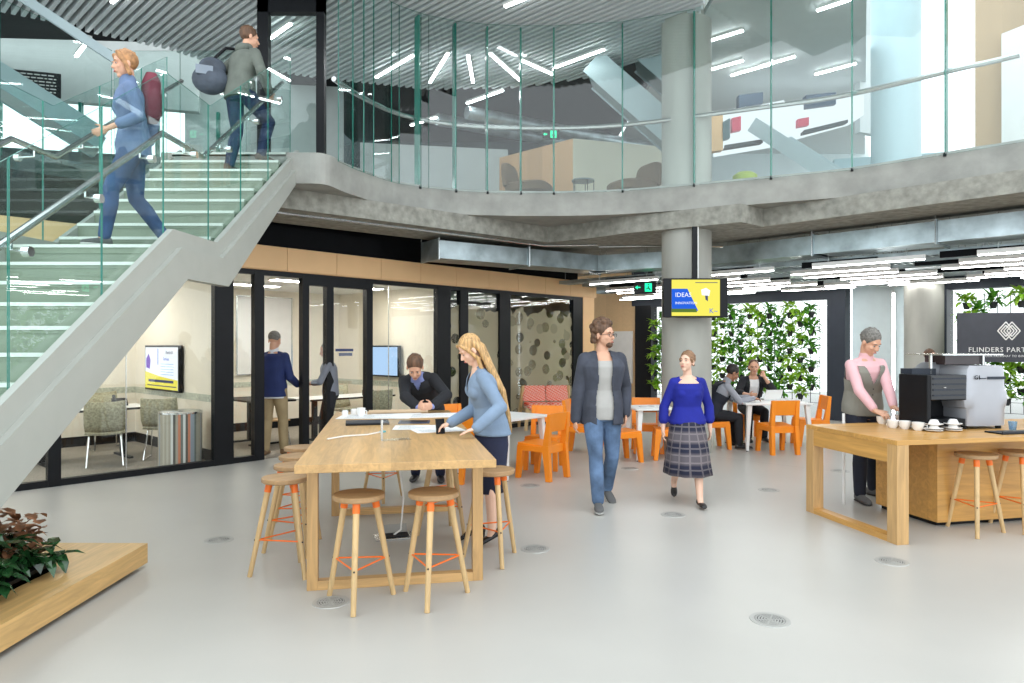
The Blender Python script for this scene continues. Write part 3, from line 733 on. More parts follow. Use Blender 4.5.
# ================================================================== text
def text_mesh(s, size, m, name, parent, loc, rot, extrude=.001, align='LEFT', space=1.0):
    cu = bpy.data.curves.new(name, 'FONT'); cu.body = s; cu.size = size; cu.extrude = extrude; cu.align_x = align; cu.space_character = space; cu.resolution_u = 2
    tmp = bpy.data.objects.new('tmp', cu); col.objects.link(tmp)
    dg = bpy.context.evaluated_depsgraph_get(); me = bpy.data.meshes.new_from_object(tmp.evaluated_get(dg))
    bpy.data.objects.remove(tmp); bpy.data.curves.remove(cu)
    me.materials.clear(); me.materials.append(m)
    o = bpy.data.objects.new(name, me); col.objects.link(o); o.parent = parent; o.location = loc; o.rotation_euler = rot
    return o
def exit_sign(loc, rz, w, h, label, arrow=-1, rod=None):
    t = thing('exit_sign', label, 'exit sign', loc, rz)
    MB().box(-w/2, w/2, -.02, .02, -h/2, h/2).build('housing', M['black'], t)
    s = h*.72; x0 = arrow*-1*w*.14
    mb = MB(); mb.box(x0-s*.42, x0+s*.42, -.024, -.021, -s/2, s/2)
    mb.build('door_symbol', M['green_sign'], t)
    mb = MB(); mb.box(x0-s*.05, x0+s*.05, -.028, -.025, -s*.05, s*.2).obox((x0-s*.14, -.0265, -s*.12), (s*.14, 0, s*.1), (0, .0015, 0), (.02*s, 0, -.05*s)).obox((x0+s*.12, -.0265, -s*.18), (s*.13, 0, -s*.12), (0, .0015, 0), (.05*s, 0, .05*s)).box(x0-s*.05, x0+s*.07, -.028, -.025, s*.26, s*.4)
    mb.build('running_figure', M['black'], t)
    ax = arrow*w*.3
    mb = MB(); mb.box(ax-.08*w, ax+.08*w, -.024, -.021, -h*.05, h*.05)
    mb.add([(ax+arrow*.16*w, -.024, 0), (ax+arrow*.04*w, -.024, .17*h), (ax+arrow*.04*w, -.024, -.17*h), (ax+arrow*.16*w, -.021, 0), (ax+arrow*.04*w, -.021, .17*h), (ax+arrow*.04*w, -.021, -.17*h)], [(0, 1, 2), (5, 4, 3), (0, 3, 4, 1), (1, 4, 5, 2), (2, 5, 3, 0)])
    mb.build('arrow', M['green_sign'], t)
    if rod: MB().tube([(0, 0, h/2), (0, 0, h/2+rod)], .006, 6).build('hanger_rod', M['steel'], t)
    return t
p = px(645, 287.5, 13.0); exit_sign(p, 0, .42, .22, 'black exit sign with a green running figure hung left of the column screen', -1, rod=.7)
p = px(551, 134.5, 13.6); exit_sign(p, 0, .34, .2, 'green exit sign on the upper floor above the tan timber box', -1)
p = px(463, 159.5, 14.6); exit_sign(p, 0, .26, .24, 'green exit sign on the upper floor beside the dark ribbed wall', -1)

# ================================================================== column screen
Yt = 9.9
c = px(695, 298, Yt); wv = 64/F*Yt; hv = 39/F*Yt
t = thing('hanging_screen', 'black framed screen with a yellow and blue slide hung before the concrete column', 'screen', (c.x, c.y, c.z))
t.location.y = 9.9
MB().box(-wv/2, wv/2, -.04, .05, -hv/2, hv/2).build('housing', M['black'], t, bevel=.006)
scr_y = emis('slide_yellow', s2l(236, 226, 96), 1.0); scr_b = emis('slide_blue', s2l(40, 96, 214), 1.0); scr_w = emis('slide_white', (.9, .95, 1), 1.0); scr_g = emis('slide_green', s2l(98, 130, 60), .8); scr_d = emis('slide_dark', (.08, .09, .16), 1); scr_lb = emis('slide_light_blue', s2l(172, 208, 240), 1.0)
def lay(o, poly, y0, m, name, thick=.002):
    n = len(poly); vs = [(x, y0, z) for x, z in poly]+[(x, y0+thick, z) for x, z in poly]
    P = [Vector((x, z, 0)) for x, z in poly]; fs = []
    for a, b, c_ in tessellate_polygon([P]): fs += [(a, b, c_), (n+c_, n+b, n+a)]
    fs += [(i, (i+1) % n, n+(i+1) % n, n+i) for i in range(n)]
    return MB().add(vs, fs).build(name, m, o)
w2, h2 = 48/F*Yt/2, 36/F*Yt/2
sc_ = lay(t, [(-w2, -h2), (w2, -h2), (w2, h2), (-w2, h2)], -.043, scr_y, 'slide')
lay(sc_, [(-w2, h2*.5), (w2*-.35, h2*.5), (w2*.1, -h2*.72), (-w2, -h2*.72)], -.046, scr_b, 'blue_shape')
lay(sc_, [(-w2, -h2*.6), (0, -h2*.6), (.02, -h2*.8), (-w2, -h2*.8)], -.048, scr_g, 'grass_strip')
lay(sc_, [(w2*.22, h2*.45), (w2*.42, h2*.55), (w2*.6, h2*.4), (w2*.55, h2*.1), (w2*.25, h2*.15)], -.046, scr_w, 'white_figure')
lay(sc_, [(w2*.38, h2*.12), (w2*.5, h2*.12), (w2*.5, -h2*.2), (w2*.4, -h2*.1)], -.048, scr_d, 'dark_figure')
text_mesh('IDEAS', .09, scr_w, 'slide_text', sc_, (-w2*.86, -.048, h2*.05), (PI/2, 0, 0), .0005)
text_mesh('INNOVATION', .05, scr_w, 'slide_text', sc_, (-w2*.86, -.048, -h2*.35), (PI/2, 0, 0), .0005)
text_mesh('K~', .1, scr_b, 'slide_text', sc_, (w2*.55, -.048, -h2*.85), (PI/2, 0, 0), .0005)
MB().box(w2*-.02, w2*.9, -.046, -.044, h2*.82, h2*.86).build('fine_print', scr_d, sc_)
MB().box(-.035, .035, -.01, .05, hv/2, 3.33-c.z).build('pole', M['black'], t)
MB().box(.036, .05, -.01, .03, hv/2, 3.33-c.z).build('conduit', M['white'], t)

# ================================================================== floor vents
vents = [(219, 540, 'left of the long oak table, farthest left'), (331, 602, 'under the near left corner of the long oak table'), (535, 549, 'just right of the long oak table'), (770, 620, 'largest in view, in the open floor at the lower right'), (673, 514.7, "in front of the walking woman's shoes"), (769, 490, 'between the walking woman and the oak counter'), (892, 561.5, "before the oak counter's near leg"), (630, 468.5, 'between the walking man and the far white table'), (530, 485.6, 'beside the nearest orange chair'), (840, 471, "behind the oak counter's open end")]
vp = None
for x, y, lab in vents:
    p = at_z(x, y, 0); lab = 'round metal floor vent ' + lab
    if vp is None:
        vp = thing('floor_vent', lab, 'floor vent', p, 0, 'round floor vents')
        MB().lathe([(.086, .0), (.086, .004), (.113, .004), (.115, .0)], n=32).build('rim', M['rim'], vp)
        MB().lathe([(.084, .0), (.084, .0025)], n=32).build('dish', M['dish'], vp)
        mb = MB()
        for r in (.014, .03, .046, .062, .078): mb.lathe([(r-.005, .002), (r-.005, .004), (r+.005, .004), (r+.005, .002)], n=24, cap=False)
        for a in range(6): mb.beam((0, 0, .0032), (.083*math.cos(a*PI/3), .083*math.sin(a*PI/3), .0032), .009, .002)
        mb.build('grille', M['dark_grille'], vp)
    else: dup(vp, p, 0, lab)

# ================================================================== long oak table
A = Vector((-1.277, 4.0, 0)); tx = Vector((.984, .179, 0)); ty = Vector((-.179, .984, 0)); rzT = math.atan2(.179, .984)
TW, TL, TH = 1.2, 3.3, .90
t = thing('communal_table', 'long pale oak communal table with papers and a laptop on it', 'table', A, rzT)
MB().box(0, TW, 0, TL, TH-.05, TH).build('tabletop', M['oak'], t, bevel=.003)
for y0 in (.46, 2.45):
    MB().box(.02, TW-.02, y0, y0+.07, TH-.125, TH-.05).build('apron', M['oak_x'], t, bevel=.002)
    MB().box(.09, TW-.09, y0, y0+.07, .0, .06).build('floor_rail', M['oak_x'], t, bevel=.002)
    for x0 in (.02, TW-.09): MB().box(x0, x0+.07, y0, y0+.07, 0, TH-.125).build('leg', M['oak_z'], t, bevel=.002)
for x0 in (.02, TW-.06): MB().box(x0, x0+.04, .53, 2.45, TH-.115, TH-.05).build('side_apron', M['oak'], t)
def TT(u, v, z=TH): p = A + tx*u + ty*v; p.z = z; return p
def on_table(x, y, z=TH): return at_z(x, y, z)

# three-legged stools
def make_stool():
    t = thing('stool', 'x', 'stool', (0, 0, 0), 0)
    MB().lathe([(.0, .645), (.15, .645), (.16, .652), (.16, .676), (.155, .68), (0, .68)], n=36, cap=False).build('seat', M['seat_wood'], t, smooth=True)
    tops = []; feet = []
    for k in range(3):
        a = -PI/2 + k*2*PI/3; d = Vector((math.cos(a), math.sin(a), 0))
        p0 = d*.105 + Vector((0, 0, .645)); p1 = d*.235
        lg = MB().tube([p1, p0], [.0165, .021], 14).build('leg', M['stool_wood'], t, smooth=True)
        q = p0 + (p1-p0)*.10
        MB().tube([q, p0], .0235, 14).build('collar', M['orange_metal'], lg, smooth=True)
        m = p0 + (p1-p0)*.61; tops.append(m)
        o = m + d*.019
        MB().tube([o-d*.004, o+d*.003], .006, 8).build('bolt', M['black'], lg)
    for k in range(3):
        a, b = tops[k], tops[(k+1) % 3]
        MB().tube([a, b], .0055, 7).build('footrest_bar', M['orange_metal'], t)
    return t
sp = make_stool(); first = True
stools = [(-.957, 4.27, .08, "left of two at the long table's near end"), (-.497, 4.33, -.05, "right of two at the long table's near end"),
  (-1.60, 4.82, .9, "nearest on the long table's left side"), (-1.69, 5.32, .7, "second nearest on the long table's left side"), (-1.80, 5.76, 1.1, "third nearest on the long table's left side"), (-1.92, 6.25, .8, "farthest on the long table's left side"),
  (-.14, 5.12, .3, "nearest at the long table's right side, before the blonde woman"), (-.58, 5.85, .9, "pushed under the long table's right side, behind the first"), (-.64, 6.5, .5, "pushed under the right side of the long table, farthest back"), (-1.35, 7.15, .2, 'pushed in at the far end of the long oak table'),
  (3.98, 5.86, -.55, "at the oak counter, left one with the whole seat in view"), (4.45, 5.98, -.5, 'at the oak counter, right one cut by the picture edge')]
for x, y, r, lab in stools:
    lab = 'round pale wood stool with orange wire footrest, ' + lab; lab = lab.replace('round pale wood stool with orange wire footrest', 'pale wood stool')
    g = 'stools at the oak counter' if x > 1 else 'stools around the long oak table'
    if first: sp.location = (x, y, 0); sp.rotation_euler = (0, 0, r); sp['label'] = lab; sp['group'] = g; first = False
    else: q = dup(sp, (x, y, 0), r, lab); q['group'] = g

# things lying on the long table
def paper(u, v, w, h, rz, z, label, lines=True, name='paper_sheet'):
    p = TT(u, v, TH+z); t = thing(name, label, 'paper', p, rzT+rz)
    MB().box(-w/2, w/2, -h/2, h/2, 0, .003).build('sheet', M['paper'], t)
    if lines:
        mb = MB(); r = random.Random(int(u*1000+v*77))
        for i in range(9):
            yy = -h*.4+i*h*.09; mb.box(-w*.4, -w*.4+w*r.uniform(.3, .75), yy, yy+.006, .003, .0034)
        mb.build('print', mat_ink, t)
    return t
mat_ink = mat('grey_ink', (.35, .37, .42), .8)
paper(.95, 1.55, .42, .30, .2, .0, 'white printed drawing sheet under the blonde woman\'s hand')
paper(.80, 1.72, .42, .30, -.1, .0035, 'white drawing sheet lying askew on the sheet by the blonde woman')
paper(.93, 2.75, .84, .42, .05, .0, 'large white plan sheet in front of the leaning man')
paper(.42, 2.70, .7, .40, -.12, .0035, 'white plan sheet overlapping the large one at its left')
paper(.62, 2.98, .5, .3, .1, .007, 'small grey-white sheet at the far edge of the long table')
t = tag(MB().tube([(-.3, 0, .02), (.3, 0, .02)], .02, 12).build('rolled_paper', mat('kraft', s2l(196, 170, 140), .8), smooth=True), 'rolled tan paper lying on the plan sheets of the long table', 'paper roll'); t.location = TT(.65, 2.93, TH+.011); t.rotation_euler = (0, 0, rzT+.1)
p = TT(.36, 2.12); t = thing('laptop', 'closed dark grey laptop near the left edge of the long table', 'laptop', p, rzT+.05)
MB().box(-.19, .19, -.13, .13, 0, .012).build('base', M['black'], t, bevel=.004); MB().box(-.19, .19, -.13, .13, .013, .022).build('lid', M['charcoal'], t, bevel=.004)
p = TT(.78, 2.15); t = thing('tablet', 'dark blue flat tablet beside the drawing sheets on the long table', 'tablet', p, rzT-.1)
MB().box(-.14, .14, -.1, .1, 0, .010).build('case', mat('navy_case', (.03, .05, .12), .4), t, bevel=.004); MB().box(-.12, .12, -.085, .085, .010, .011).build('screen', M['black'], t)
# clear acrylic stand
p = TT(.60, 1.0); t = thing('acrylic_stand', 'clear acrylic sign stand on the middle of the long table', 'sign stand', p, rzT+.3)
MB().box(-.11, .11, -.05, .05, 0, .004).build('foot', M['glassware'], t); MB().box(-.11, .11, -.002, .002, .004, .15).build('upright_sheet', M['glassware'], t); MB().box(-.115, -.10, -.006, .006, .004, .155).build('edge', M['steel'], t)
# pen tray / cable
t = tag(MB().tube([TT(.1, 1.05, TH+.012), TT(.22, 1.2, TH+.012), TT(.38, 1.25, TH+.012), TT(.5, 1.42, TH+.012)], .006, 6).build('cable', M['white'], smooth=True), 'thin white cable lying on the left half of the long table', 'cable')
t = tag(MB().box(-.025, .025, -.012, .012, 0, .015).build('marker', mat('teal_plastic', (.03, .45, .55), .4), bevel=.003), 'small teal marker cap at the end of the white cable', 'marker'); t.location = TT(.5, 1.46); t.rotation_euler = (0, 0, rzT+.6)
def cup(p, s, label, m=None, h=.08, r=.04, handle=True, group=None):
    t = thing('cup', label, 'cup', p, random.uniform(-1, 1), group)
    MB().lathe([(r*.6*s, 0), (r*.9*s, h*.4*s), (r*s, h*s), (r*.9*s, h*s), (r*.8*s, h*.45*s), (r*.5*s, .008)], n=20, cap=True).build('bowl', m or M['white_gloss'], t, smooth=True)
    if handle: MB().tube([(r*.9*s, 0, h*.75*s), (r*1.5*s, 0, h*.7*s), (r*1.5*s, 0, h*.35*s), (r*.85*s, 0, h*.3*s)], .005, 6).build('handle', m or M['white_gloss'], t, smooth=True)
    return t
cup(TT(.28, 2.75), 1.1, 'white cup at the far left of the long table', group=None)
for i, (u, v, lab) in enumerate(((.12, 2.85, 'nearest the left edge'), (.2, 2.98, 'right of the first, farther back'))):
    t = tag(MB().lathe([(.0, 0), (.03, 0), (.033, .05), (.02, .06), (0, .06)], n=14, cap=False).build('jar', M['white_gloss'], smooth=True), 'small pale jar on the long table, ' + lab, 'jar'); t.location = TT(u, v)
# floor box and its cable
p = at_z(394, 537, 0); t = thing('floor_box', 'open metal floor socket box under the long oak table', 'floor box', p, .3)
MB().box(-.16, .16, -.1, .1, 0, .012).build('frame', M['steel'], t, bevel=.002); MB().box(-.12, .12, -.06, .06, .012, .02).build('recess', M['black'], t)
MB().obox((.02, .1, .045), (.10, 0, 0), (0, .02, .03), (0, -.003, .002)).build('lid', M['dark_grille'], t)
t = tag(MB().tube([p+Vector((0, 0, .02)), p+Vector((.05, .05, .05)), p+Vector((.06, .12, .3)), p+Vector((.0, .22, .6)), TT(.62, 1.6, TH-.055)], .008, 7).build('power_cable', M['white'], smooth=True), 'white power cable hanging from the long table to the floor box', 'cable')

# ================================================================== oak counter
C = Vector((3.09, 5.48, 0)); cx_ = Vector((.979, .2025, 0)); cy_ = Vector((-.2025, .979, 0)); rzC = math.atan2(.2025, .979)
CH = .84
t = thing('counter', 'long oak service counter with an open frame end and solid cabinet', 'counter', C, rzC)
MB().box(0, 4.6, 0, 1.17, CH-.04, CH).build('countertop', M['counter'], t, bevel=.003)
for y0 in (0, 1.06): MB().box(.0, .11, y0, y0+.11, 0, CH-.04).build('leg', M['oak_z'], t, bevel=.002)
MB().box(.005, .105, .11, 1.06, CH-.19, CH-.04).build('end_apron', M['counter_side'], t)
MB().box(.005, .105, .11, 1.06, 0, .05).build('floor_rail', M['counter_side'], t)
MB().box(.76, 4.5, .40, 1.15, .04, CH-.04).build('cabinet', M['counter'], t, bevel=.002)
MB().box(.80, 4.5, .46, 1.12, 0, .04).build('plinth', M['black'], t)
def CC(u, v, z=CH): p = C + cx_*u + cy_*v; p.z = z; return p

# coffee machine
M['machine'] = mat('machine_silver', s2l(168, 170, 176), .35, metal=.3, var=.02)
t = thing('coffee_machine', 'large silver and black coffee machine standing on the oak counter', 'coffee machine', CC(1.45, .72), rzC)
MB().box(-.72, -.68, -.24, .10, .04, .50).build('side_cabinet', M['black'], t, bevel=.008)
o = MB().box(-.68, -.30, -.24, .10, .27, .50).build('brew_group', mat('machine_black_gloss', (.01, .011, .014), .12), t, bevel=.01)
for z in (.31, .36, .41, .46): MB().box(-.66, -.32, -.248, -.241, z, z+.012).build('trim_bar', M['charcoal'], o)
MB().lathe([(.012, -.0), (.012, .004)], n=12).build('lamp_dot', M['white'], o).location = (-.54, -.245, .385)
mb = MB(); mb.box(-.68, -.30, -.22, .10, .04, .10).box(-.68, -.30, .02, .10, .1, .27); mb.build('drip_tray', M['black'], t)
mb = MB()
prof = [(.0, -.24), (.0, .24)]
# big round white shield
ring = MB(); n = 36; vs = []; fs = []
for rr, yy in ((.02, -.02), (.12, -.03), (.175, .0), (.175, .16), (.02, .16)):
    for k in range(n):
        a = 2*PI*k/(n-1); vs.append((-.26+rr*math.cos(a), yy+.11, .40+rr*math.sin(a)*1.2))
for j in range(4):
    for k in range(n-1): fs.append((j*n+k, j*n+k+1, (j+1)*n+k+1, (j+1)*n+k))
ring.add(vs, fs); o = ring.build('round_shield', M['machine'], t, smooth=True); s_ = o.modifiers.new('s', 'SOLIDIFY'); s_.thickness = .01
rings = []
for z, wd in ((.03, .23), (.19, .235), (.20, .25), (.27, .268), (.34, .26), (.355, .235), (.54, .225), (.58, .20)):
    rings.append(((-.06, .02, z), (wd, 0, 0), (0, .25, 0)))
MB().loft(rings, 40, 6).build('body', M['machine'], t, smooth=True)
MB().box(-.3, .12, .0, .24, .585, .67).build('glass_tray', mat('smoky_glass', (.06, .035, .04), .08), t)
MB().box(-.52, .14, -.2, .24, .675, .687).build('top_shelf', M['steel'], t)
for x in (-.48, .1): MB().box(x, x+.02, -.02, .0, .5, .675).build('post', M['steel'], t)
MB().box(-.68, -.42, -.02, .12, .50, .55).build('rear_shelf', M['charcoal'], t)
text_mesh('G', .055, M['black'], 'letter', t, (-.22, -.238, .455), (PI/2, 0, 0), .003)
text_mesh('l', .055, M['black'], 'letter', t, (-.17, -.238, .455), (PI/2, 0, 0), .003)
MB().box(-.15, -.09, -.24, -.23, .46, .468).build('badge_line', M['charcoal'], t)
MB().box(-.07, .12, -.24, -.23, .455, .48).build('badge', M['charcoal'], t)
for x, y in ((-.66, -.18), (-.66, .2), (.1, -.18), (.1, .2), (-.25, -.16), (-.25, .18)): MB().lathe([(.025, 0), (.025, .045)], (x, y, 0), 12).build('foot', M['black'], t)
# tray right of it and glasses
t = thing('bar_tray', 'low black drip tray lying right of the white cups on the oak counter', 'tray', CC(1.3, .22), rzC)
MB().box(-.14, .62, -.09, .09, 0, .012).build('base', M['black'], t); MB().box(-.14, .62, -.09, -.08, .012, .025).build('rim', M['charcoal'], t)
for i, (x, lab) in enumerate(((987, 'left one'), (1000, 'middle one'), (1014, 'right one'))):
    p = at_z(x, 432, CH+.026); t = thing('water_glass', 'short blue-tinted glass tumbler on the counter tray, ' + lab, 'glass', CC(1.36+.18*i, .22, CH+.026), 0, 'glass tumblers')
    MB().lathe([(.026, 0), (.034, .075), (.031, .075), (.024, .006)], n=18).build('tumbler', glass('blue_glass', (.45, .68, .85), .2, haze=.12), t, smooth=True)
t = thing('milk_jug', 'tall white ceramic jug on the oak counter at the right edge', 'jug', CC(2.0, .45), 0)
MB().lathe([(.0, 0), (.055, 0), (.06, .05), (.045, .16), (.05, .2), (.044, .2), (.04, .15), (0, .14)], n=20, cap=False).build('body', M['white_gloss'], t, smooth=True); MB().tube([(.045, 0, .17), (.095, 0, .15), (.09, 0, .07), (.055, 0, .06)], .007, 7).build('handle', M['white_gloss'], t, smooth=True)
# white cups
cupspots = [(882, 424, "the barista is handling"), (893, 428, "second from the left, close to the viewer"), (900, 422, 'behind the left cups'), (905, 429, 'third along the front'), (913, 424, 'in the middle of the cluster, behind'), (918, 430.5, 'fourth along the front'), (927, 425, 'right end of the rear row')]
for i, (x, y, lab) in enumerate(cupspots):
    cup(at_z(x, y, CH), 1.2, 'white coffee cup on the oak counter, ' + lab, h=.062, r=.042, group='white cups on the counter')
for x, y, lab in ((934, 431.5, 'left one'), (953, 431, 'right one')):
    t = thing('cup_stack', 'upturned white cup on stacked saucers, %s of two on the counter' % lab, 'saucers', at_z(x, y, CH), 0, 'saucer stacks')
    for z in (0, .018, .055): MB().lathe([(.0, z), (.04, z), (.074, z+.013), (.074, z+.017), (.04, z+.006), (0, z+.005)], n=24, cap=False).build('saucer', M['white_gloss'], t, smooth=True)
    MB().lathe([(.045, .024), (.04, .04), (.028, .055), (0, .056)], n=20, cap=False).build('cup_body', M['white_gloss'], t, smooth=True)
    MB().lathe([(.044, .066), (.042, .08), (.03, .105), (.02, .108), (0, .108)], n=20, cap=False).build('cup_body', M['white_gloss'], t, smooth=True)
t = tag(MB().tube([(0, 0, 0), (0, 0, .92)], .014, 12).build('white_post', M['white_gloss'], smooth=True), 'slim white upright post behind the counter, left of the barista', 'post'); t.location = (3.35, 6.9, 0)

# ================================================================== planter bench
t = thing('bench', 'low solid oak plank bench holding the planter under the stairs', 'bench', (-2.6, 4.94, 0), .0)
mb = MB(); mb.prism([(-2.59, 2.2), (-2.635, 4.94), (-5.4, 4.97), (-5.4, 2.2)], .035, .175); mb.build('slab', M['oak_pale'], t, world=True)
mb = MB(); mb.prism([(-2.66, 2.2), (-2.70, 4.86), (-5.3, 4.88), (-5.3, 2.2)], 0, .035); mb.build('plinth', M['black'], t, world=True)
t = thing('planter', 'black trough of glossy dark green leafy plants set on the oak bench', 'planter', (-3.3, 3.7, .175))
mb = MB(); X0, X1, Y0_, Y1_ = -.42, .38, -.9, .62
mb.box(X0, X1, Y0_, Y1_, 0, .03); mb.build('soil_bed', M['black_matt'], t)
for bx in ((X1-.01, X1, Y0_, Y1_), (X0, X0+.01, Y0_, Y1_), (X0, X1, Y1_-.01, Y1_), (X0, X1, Y0_, Y0_+.01)): MB().box(bx[0], bx[1], bx[2], bx[3], 0, .05).build('edge_strip', M['black'], t)
def leaf(mb, p, d, up, L, Wd, curl=.25):
    d = Vector(d).normalized(); s = d.cross(Vector(up))
    if s.length < .05: s = d.cross(Vector((1, 0, 0)))
    s.normalize(); n = s.cross(d).normalized(); p = Vector(p)
    def q(a, b, c): return p + d*(L*a) + s*(Wd*b) + n*(L*c)
    vs = [q(0, 0, 0), q(.3, -.5, .07), q(.3, 0, 0), q(.3, .5, .07), q(.7, -.4, .04-curl*.3), q(.7, 0, -.02-curl*.3), q(.7, .4, .04-curl*.3), q(1, 0, -curl)]
    fs = [(0, 2, 1), (0, 3, 2), (1, 2, 5, 4), (2, 3, 6, 5), (4, 5, 7), (5, 6, 7)]
    mb.add(vs, fs)
mb = MB(); r = random.Random(3)
for i in range(900):
    x, y = r.uniform(X0+.0, X1+.04), r.uniform(Y0_, Y1_+.06); e = max(0, 1-((x-.0)/.5)**2)*max(.2, 1-((y-0)/.95)**2)
    z = .05+.36*e*r.uniform(.3, 1.1); a = r.uniform(0, 2*PI) if r.random() < .5 else r.gauss(-.6, .8)
    leaf(mb, (x, y, z), (math.cos(a), math.sin(a), r.uniform(-.4, .5)), (0, 0, 1), r.uniform(.11, .18), r.uniform(.05, .085), r.uniform(.1, .5))
mb.build('foliage', M['leaf3'], t)
mb = MB()
for i in range(260):
    x, y = r.uniform(-.3, .34), r.uniform(.42, .72); leaf(mb, (x, y, .06+r.uniform(0, .30)), (r.gauss(0, 1), r.gauss(0, 1), r.uniform(-.3, .8)), (0, 0, 1), r.uniform(.06, .11), r.uniform(.05, .08), .4)
mb.build('brown_foliage', M['brown_leaf'], t, label='crinkled red-brown leaves behind the green ones')

# ================================================================== orange chairs and white tables
def make_chair():
    t = thing('orange_chair', 'x', 'chair', (0, 0, 0), 0)
    # faces -Y; seat front at y=-.22, back at y=.22
    MB().hexa([(-.21, -.22, .395), (.21, -.22, .395), (.19, .20, .375), (-.19, .20, .375)], [(-.21, -.22, .435), (.21, -.22, .435), (.19, .20, .415), (-.19, .20, .415)]).build('seat', M['orange'], t, bevel=.006)
    for s in (-1, 1):
        x0, x1 = s*.155, s*.215
        a, b = min(x0, x1), max(x0, x1); 
        mb = MB().hexa([(a+s*.01, -.25, 0), (b+s*.01, -.25, 0), (b+s*.01, -.195, 0), (a+s*.01, -.195, 0)], [(a, -.225, .40), (b, -.225, .40), (b, -.135, .40), (a, -.135, .40)]); mb.build('leg', M['orange'], t, bevel=.004)
        mb = MB().hexa([(a+s*.01, .20, 0), (b+s*.01, .20, 0), (b+s*.01, .265, 0), (a+s*.01, .265, 0)], [(a, .135, .42), (b, .135, .42), (b, .235, .42), (a, .235, .42)]); mb.build('leg', M['orange'], t, bevel=.004)
        MB().hexa([(a, .15, .42), (b, .15, .42), (b, .235, .42), (a, .235, .42)], [(a, .22, .80), (b, .22, .80), (b, .265, .80), (a, .265, .80)]).build('back_post', M['orange'], t, bevel=.004)
        MB().box(a, b, -.14, .15, .34, .405).build('side_rail', M['orange'], t)
    MB().hexa([(-.155, .195, .58), (.155, .195, .58), (.155, .225, .58), (-.155, .225, .58)], [(-.155, .232, .80), (.155, .232, .80), (.155, .262, .80), (-.155, .262, .80)]).build('backrest', M['orange'], t, bevel=.004)
    MB().box(-.155, .155, -.215, -.185, .33, .40).build('front_rail', M['orange'], t)
    MB().box(-.155, .155, .17, .2, .32, .38).build('rear_rail', M['orange'], t)
    return t
ch = None
def chair(x, y, face, lab, g):
    global ch
    rz = math.atan2(face[1], face[0]) + PI/2; lab = 'bright orange chair ' + lab
    if ch is None: ch = make_chair(); ch.location = (x, y, 0); ch.rotation_euler = (0, 0, rz); ch['label'] = lab; ch['group'] = g; return ch
    q = dup(ch, (x, y, 0), rz, lab); q['group'] = g; return q
g1, g2, g3 = 'orange chairs at the white table by the blonde woman', 'orange chairs at the middle white table', "orange chairs at the seated men's table"
chair(.37, 8.33, (-.79, .61), 'nearest of all, right of the white table by the blonde woman', g1)
chair(.42, 8.98, (-.25, -.97), 'behind the nearest orange chair, its back toward the patterned bench', g1)
chair(-.78, 9.2, (.5, -.85), 'behind the long table, seen just left of the blonde woman', g1)
chair(-.33, 8.05, (.3, .95), "mostly hidden behind the blonde woman's skirt", g1)
chair(1.50, 9.50, (.95, .35), 'just right of the walking man\'s jeans, at the middle white table', g2)
chair(2.05, 10.35, (-.1, -1), 'with its whole backrest showing above the middle white table', g2)
chair(2.25, 9.72, (-.95, .1), 'between the middle white table and the walking woman', g2)
chair(1.05, 10.15, (.9, -.3), 'half hidden behind the walking man\'s right leg', g2)
chair(3.98, 10.25, (-.12, 1), 'with its back to the viewer at the seated men\'s table', g3)
chair(4.82, 11.05, (-.95, .1), 'at the right end of the seated men\'s table', g3)
chair(3.12, 10.72, (.97, .1), 'under the seated man in the dark vest', g3)
chair(4.12, 11.85, (0, -1), 'under the seated man with his hand at his chin', g3)
def white_table(c, wx, wy, rz, lab, h=.73):
    t = thing('white_table', lab, 'table', (c[0], c[1], 0), rz, 'white tables among the orange chairs')
    MB().box(-wx/2, wx/2, -wy/2, wy/2, h-.028, h).build('tabletop', M['white'], t, bevel=.004)
    for sx in (-1, 1):
        for sy in (-1, 1):
            x, y = sx*(wx/2-.08), sy*(wy/2-.08)
            MB().hexa([(x+sx*.05-.02, y+sy*.05-.02, .012), (x+sx*.05+.02, y+sy*.05-.02, .012), (x+sx*.05+.02, y+sy*.05+.02, .012), (x+sx*.05-.02, y+sy*.05+.02, .012)], [(x-.035, y-.035, h-.03), (x+.035, y-.035, h-.03), (x+.035, y+.035, h-.03), (x-.035, y+.035, h-.03)]).build('leg', M['white'], t, bevel=.003)
            MB().lathe([(.015, 0), (.015, .012)], (x+sx*.05, y+sy*.05, 0), 10).build('foot', M['black'], t)
    MB().box(-wx/2+.1, wx/2-.1, -.02, .02, h-.07, h-.03).build('crossbar', M['black'], t)
    return t
white_table((-.12, 8.62), .85, .85, PI/4+.1, 'white square table right of the blonde woman')
white_table((1.98, 9.85-.05), .62, .62, .15, 'white table between the walking man and the walking woman')
white_table((4.05, 10.85), 1.05, 1.0, .03, 'white table where two men sit by the planted window')
# things on those tables
t = tag(MB().box(-.1, .1, -.07, .07, 0, .012).build('notebook', mat('grey_cover', (.6, .6, .6), .6)), 'small grey notebook on the middle white table', 'notebook'); t.location = (1.92, 9.75, .73)
t = tag(MB().box(-.15, .15, -.11, .11, 0, .006).build('paper_sheet', M['paper']), 'white paper before the seated man in the vest', 'paper'); t.location = (3.75, 10.8, .73); t.rotation_euler = (0, 0, .4)
t = thing('laptop', 'pale open laptop between the two seated men', 'laptop', (4.15, 11.05, .73), PI+.25)
MB().box(-.15, .15, -.1, .1, 0, .015).build('base', M['steel'], t); MB().hexa([(-.15, .1, .012), (.15, .1, .012), (.15, .108, .012), (-.15, .108, .012)], [(-.15, .16, .17), (.15, .16, .17), (.15, .168, .17), (-.15, .168, .17)]).build('lid', M['white'], t)

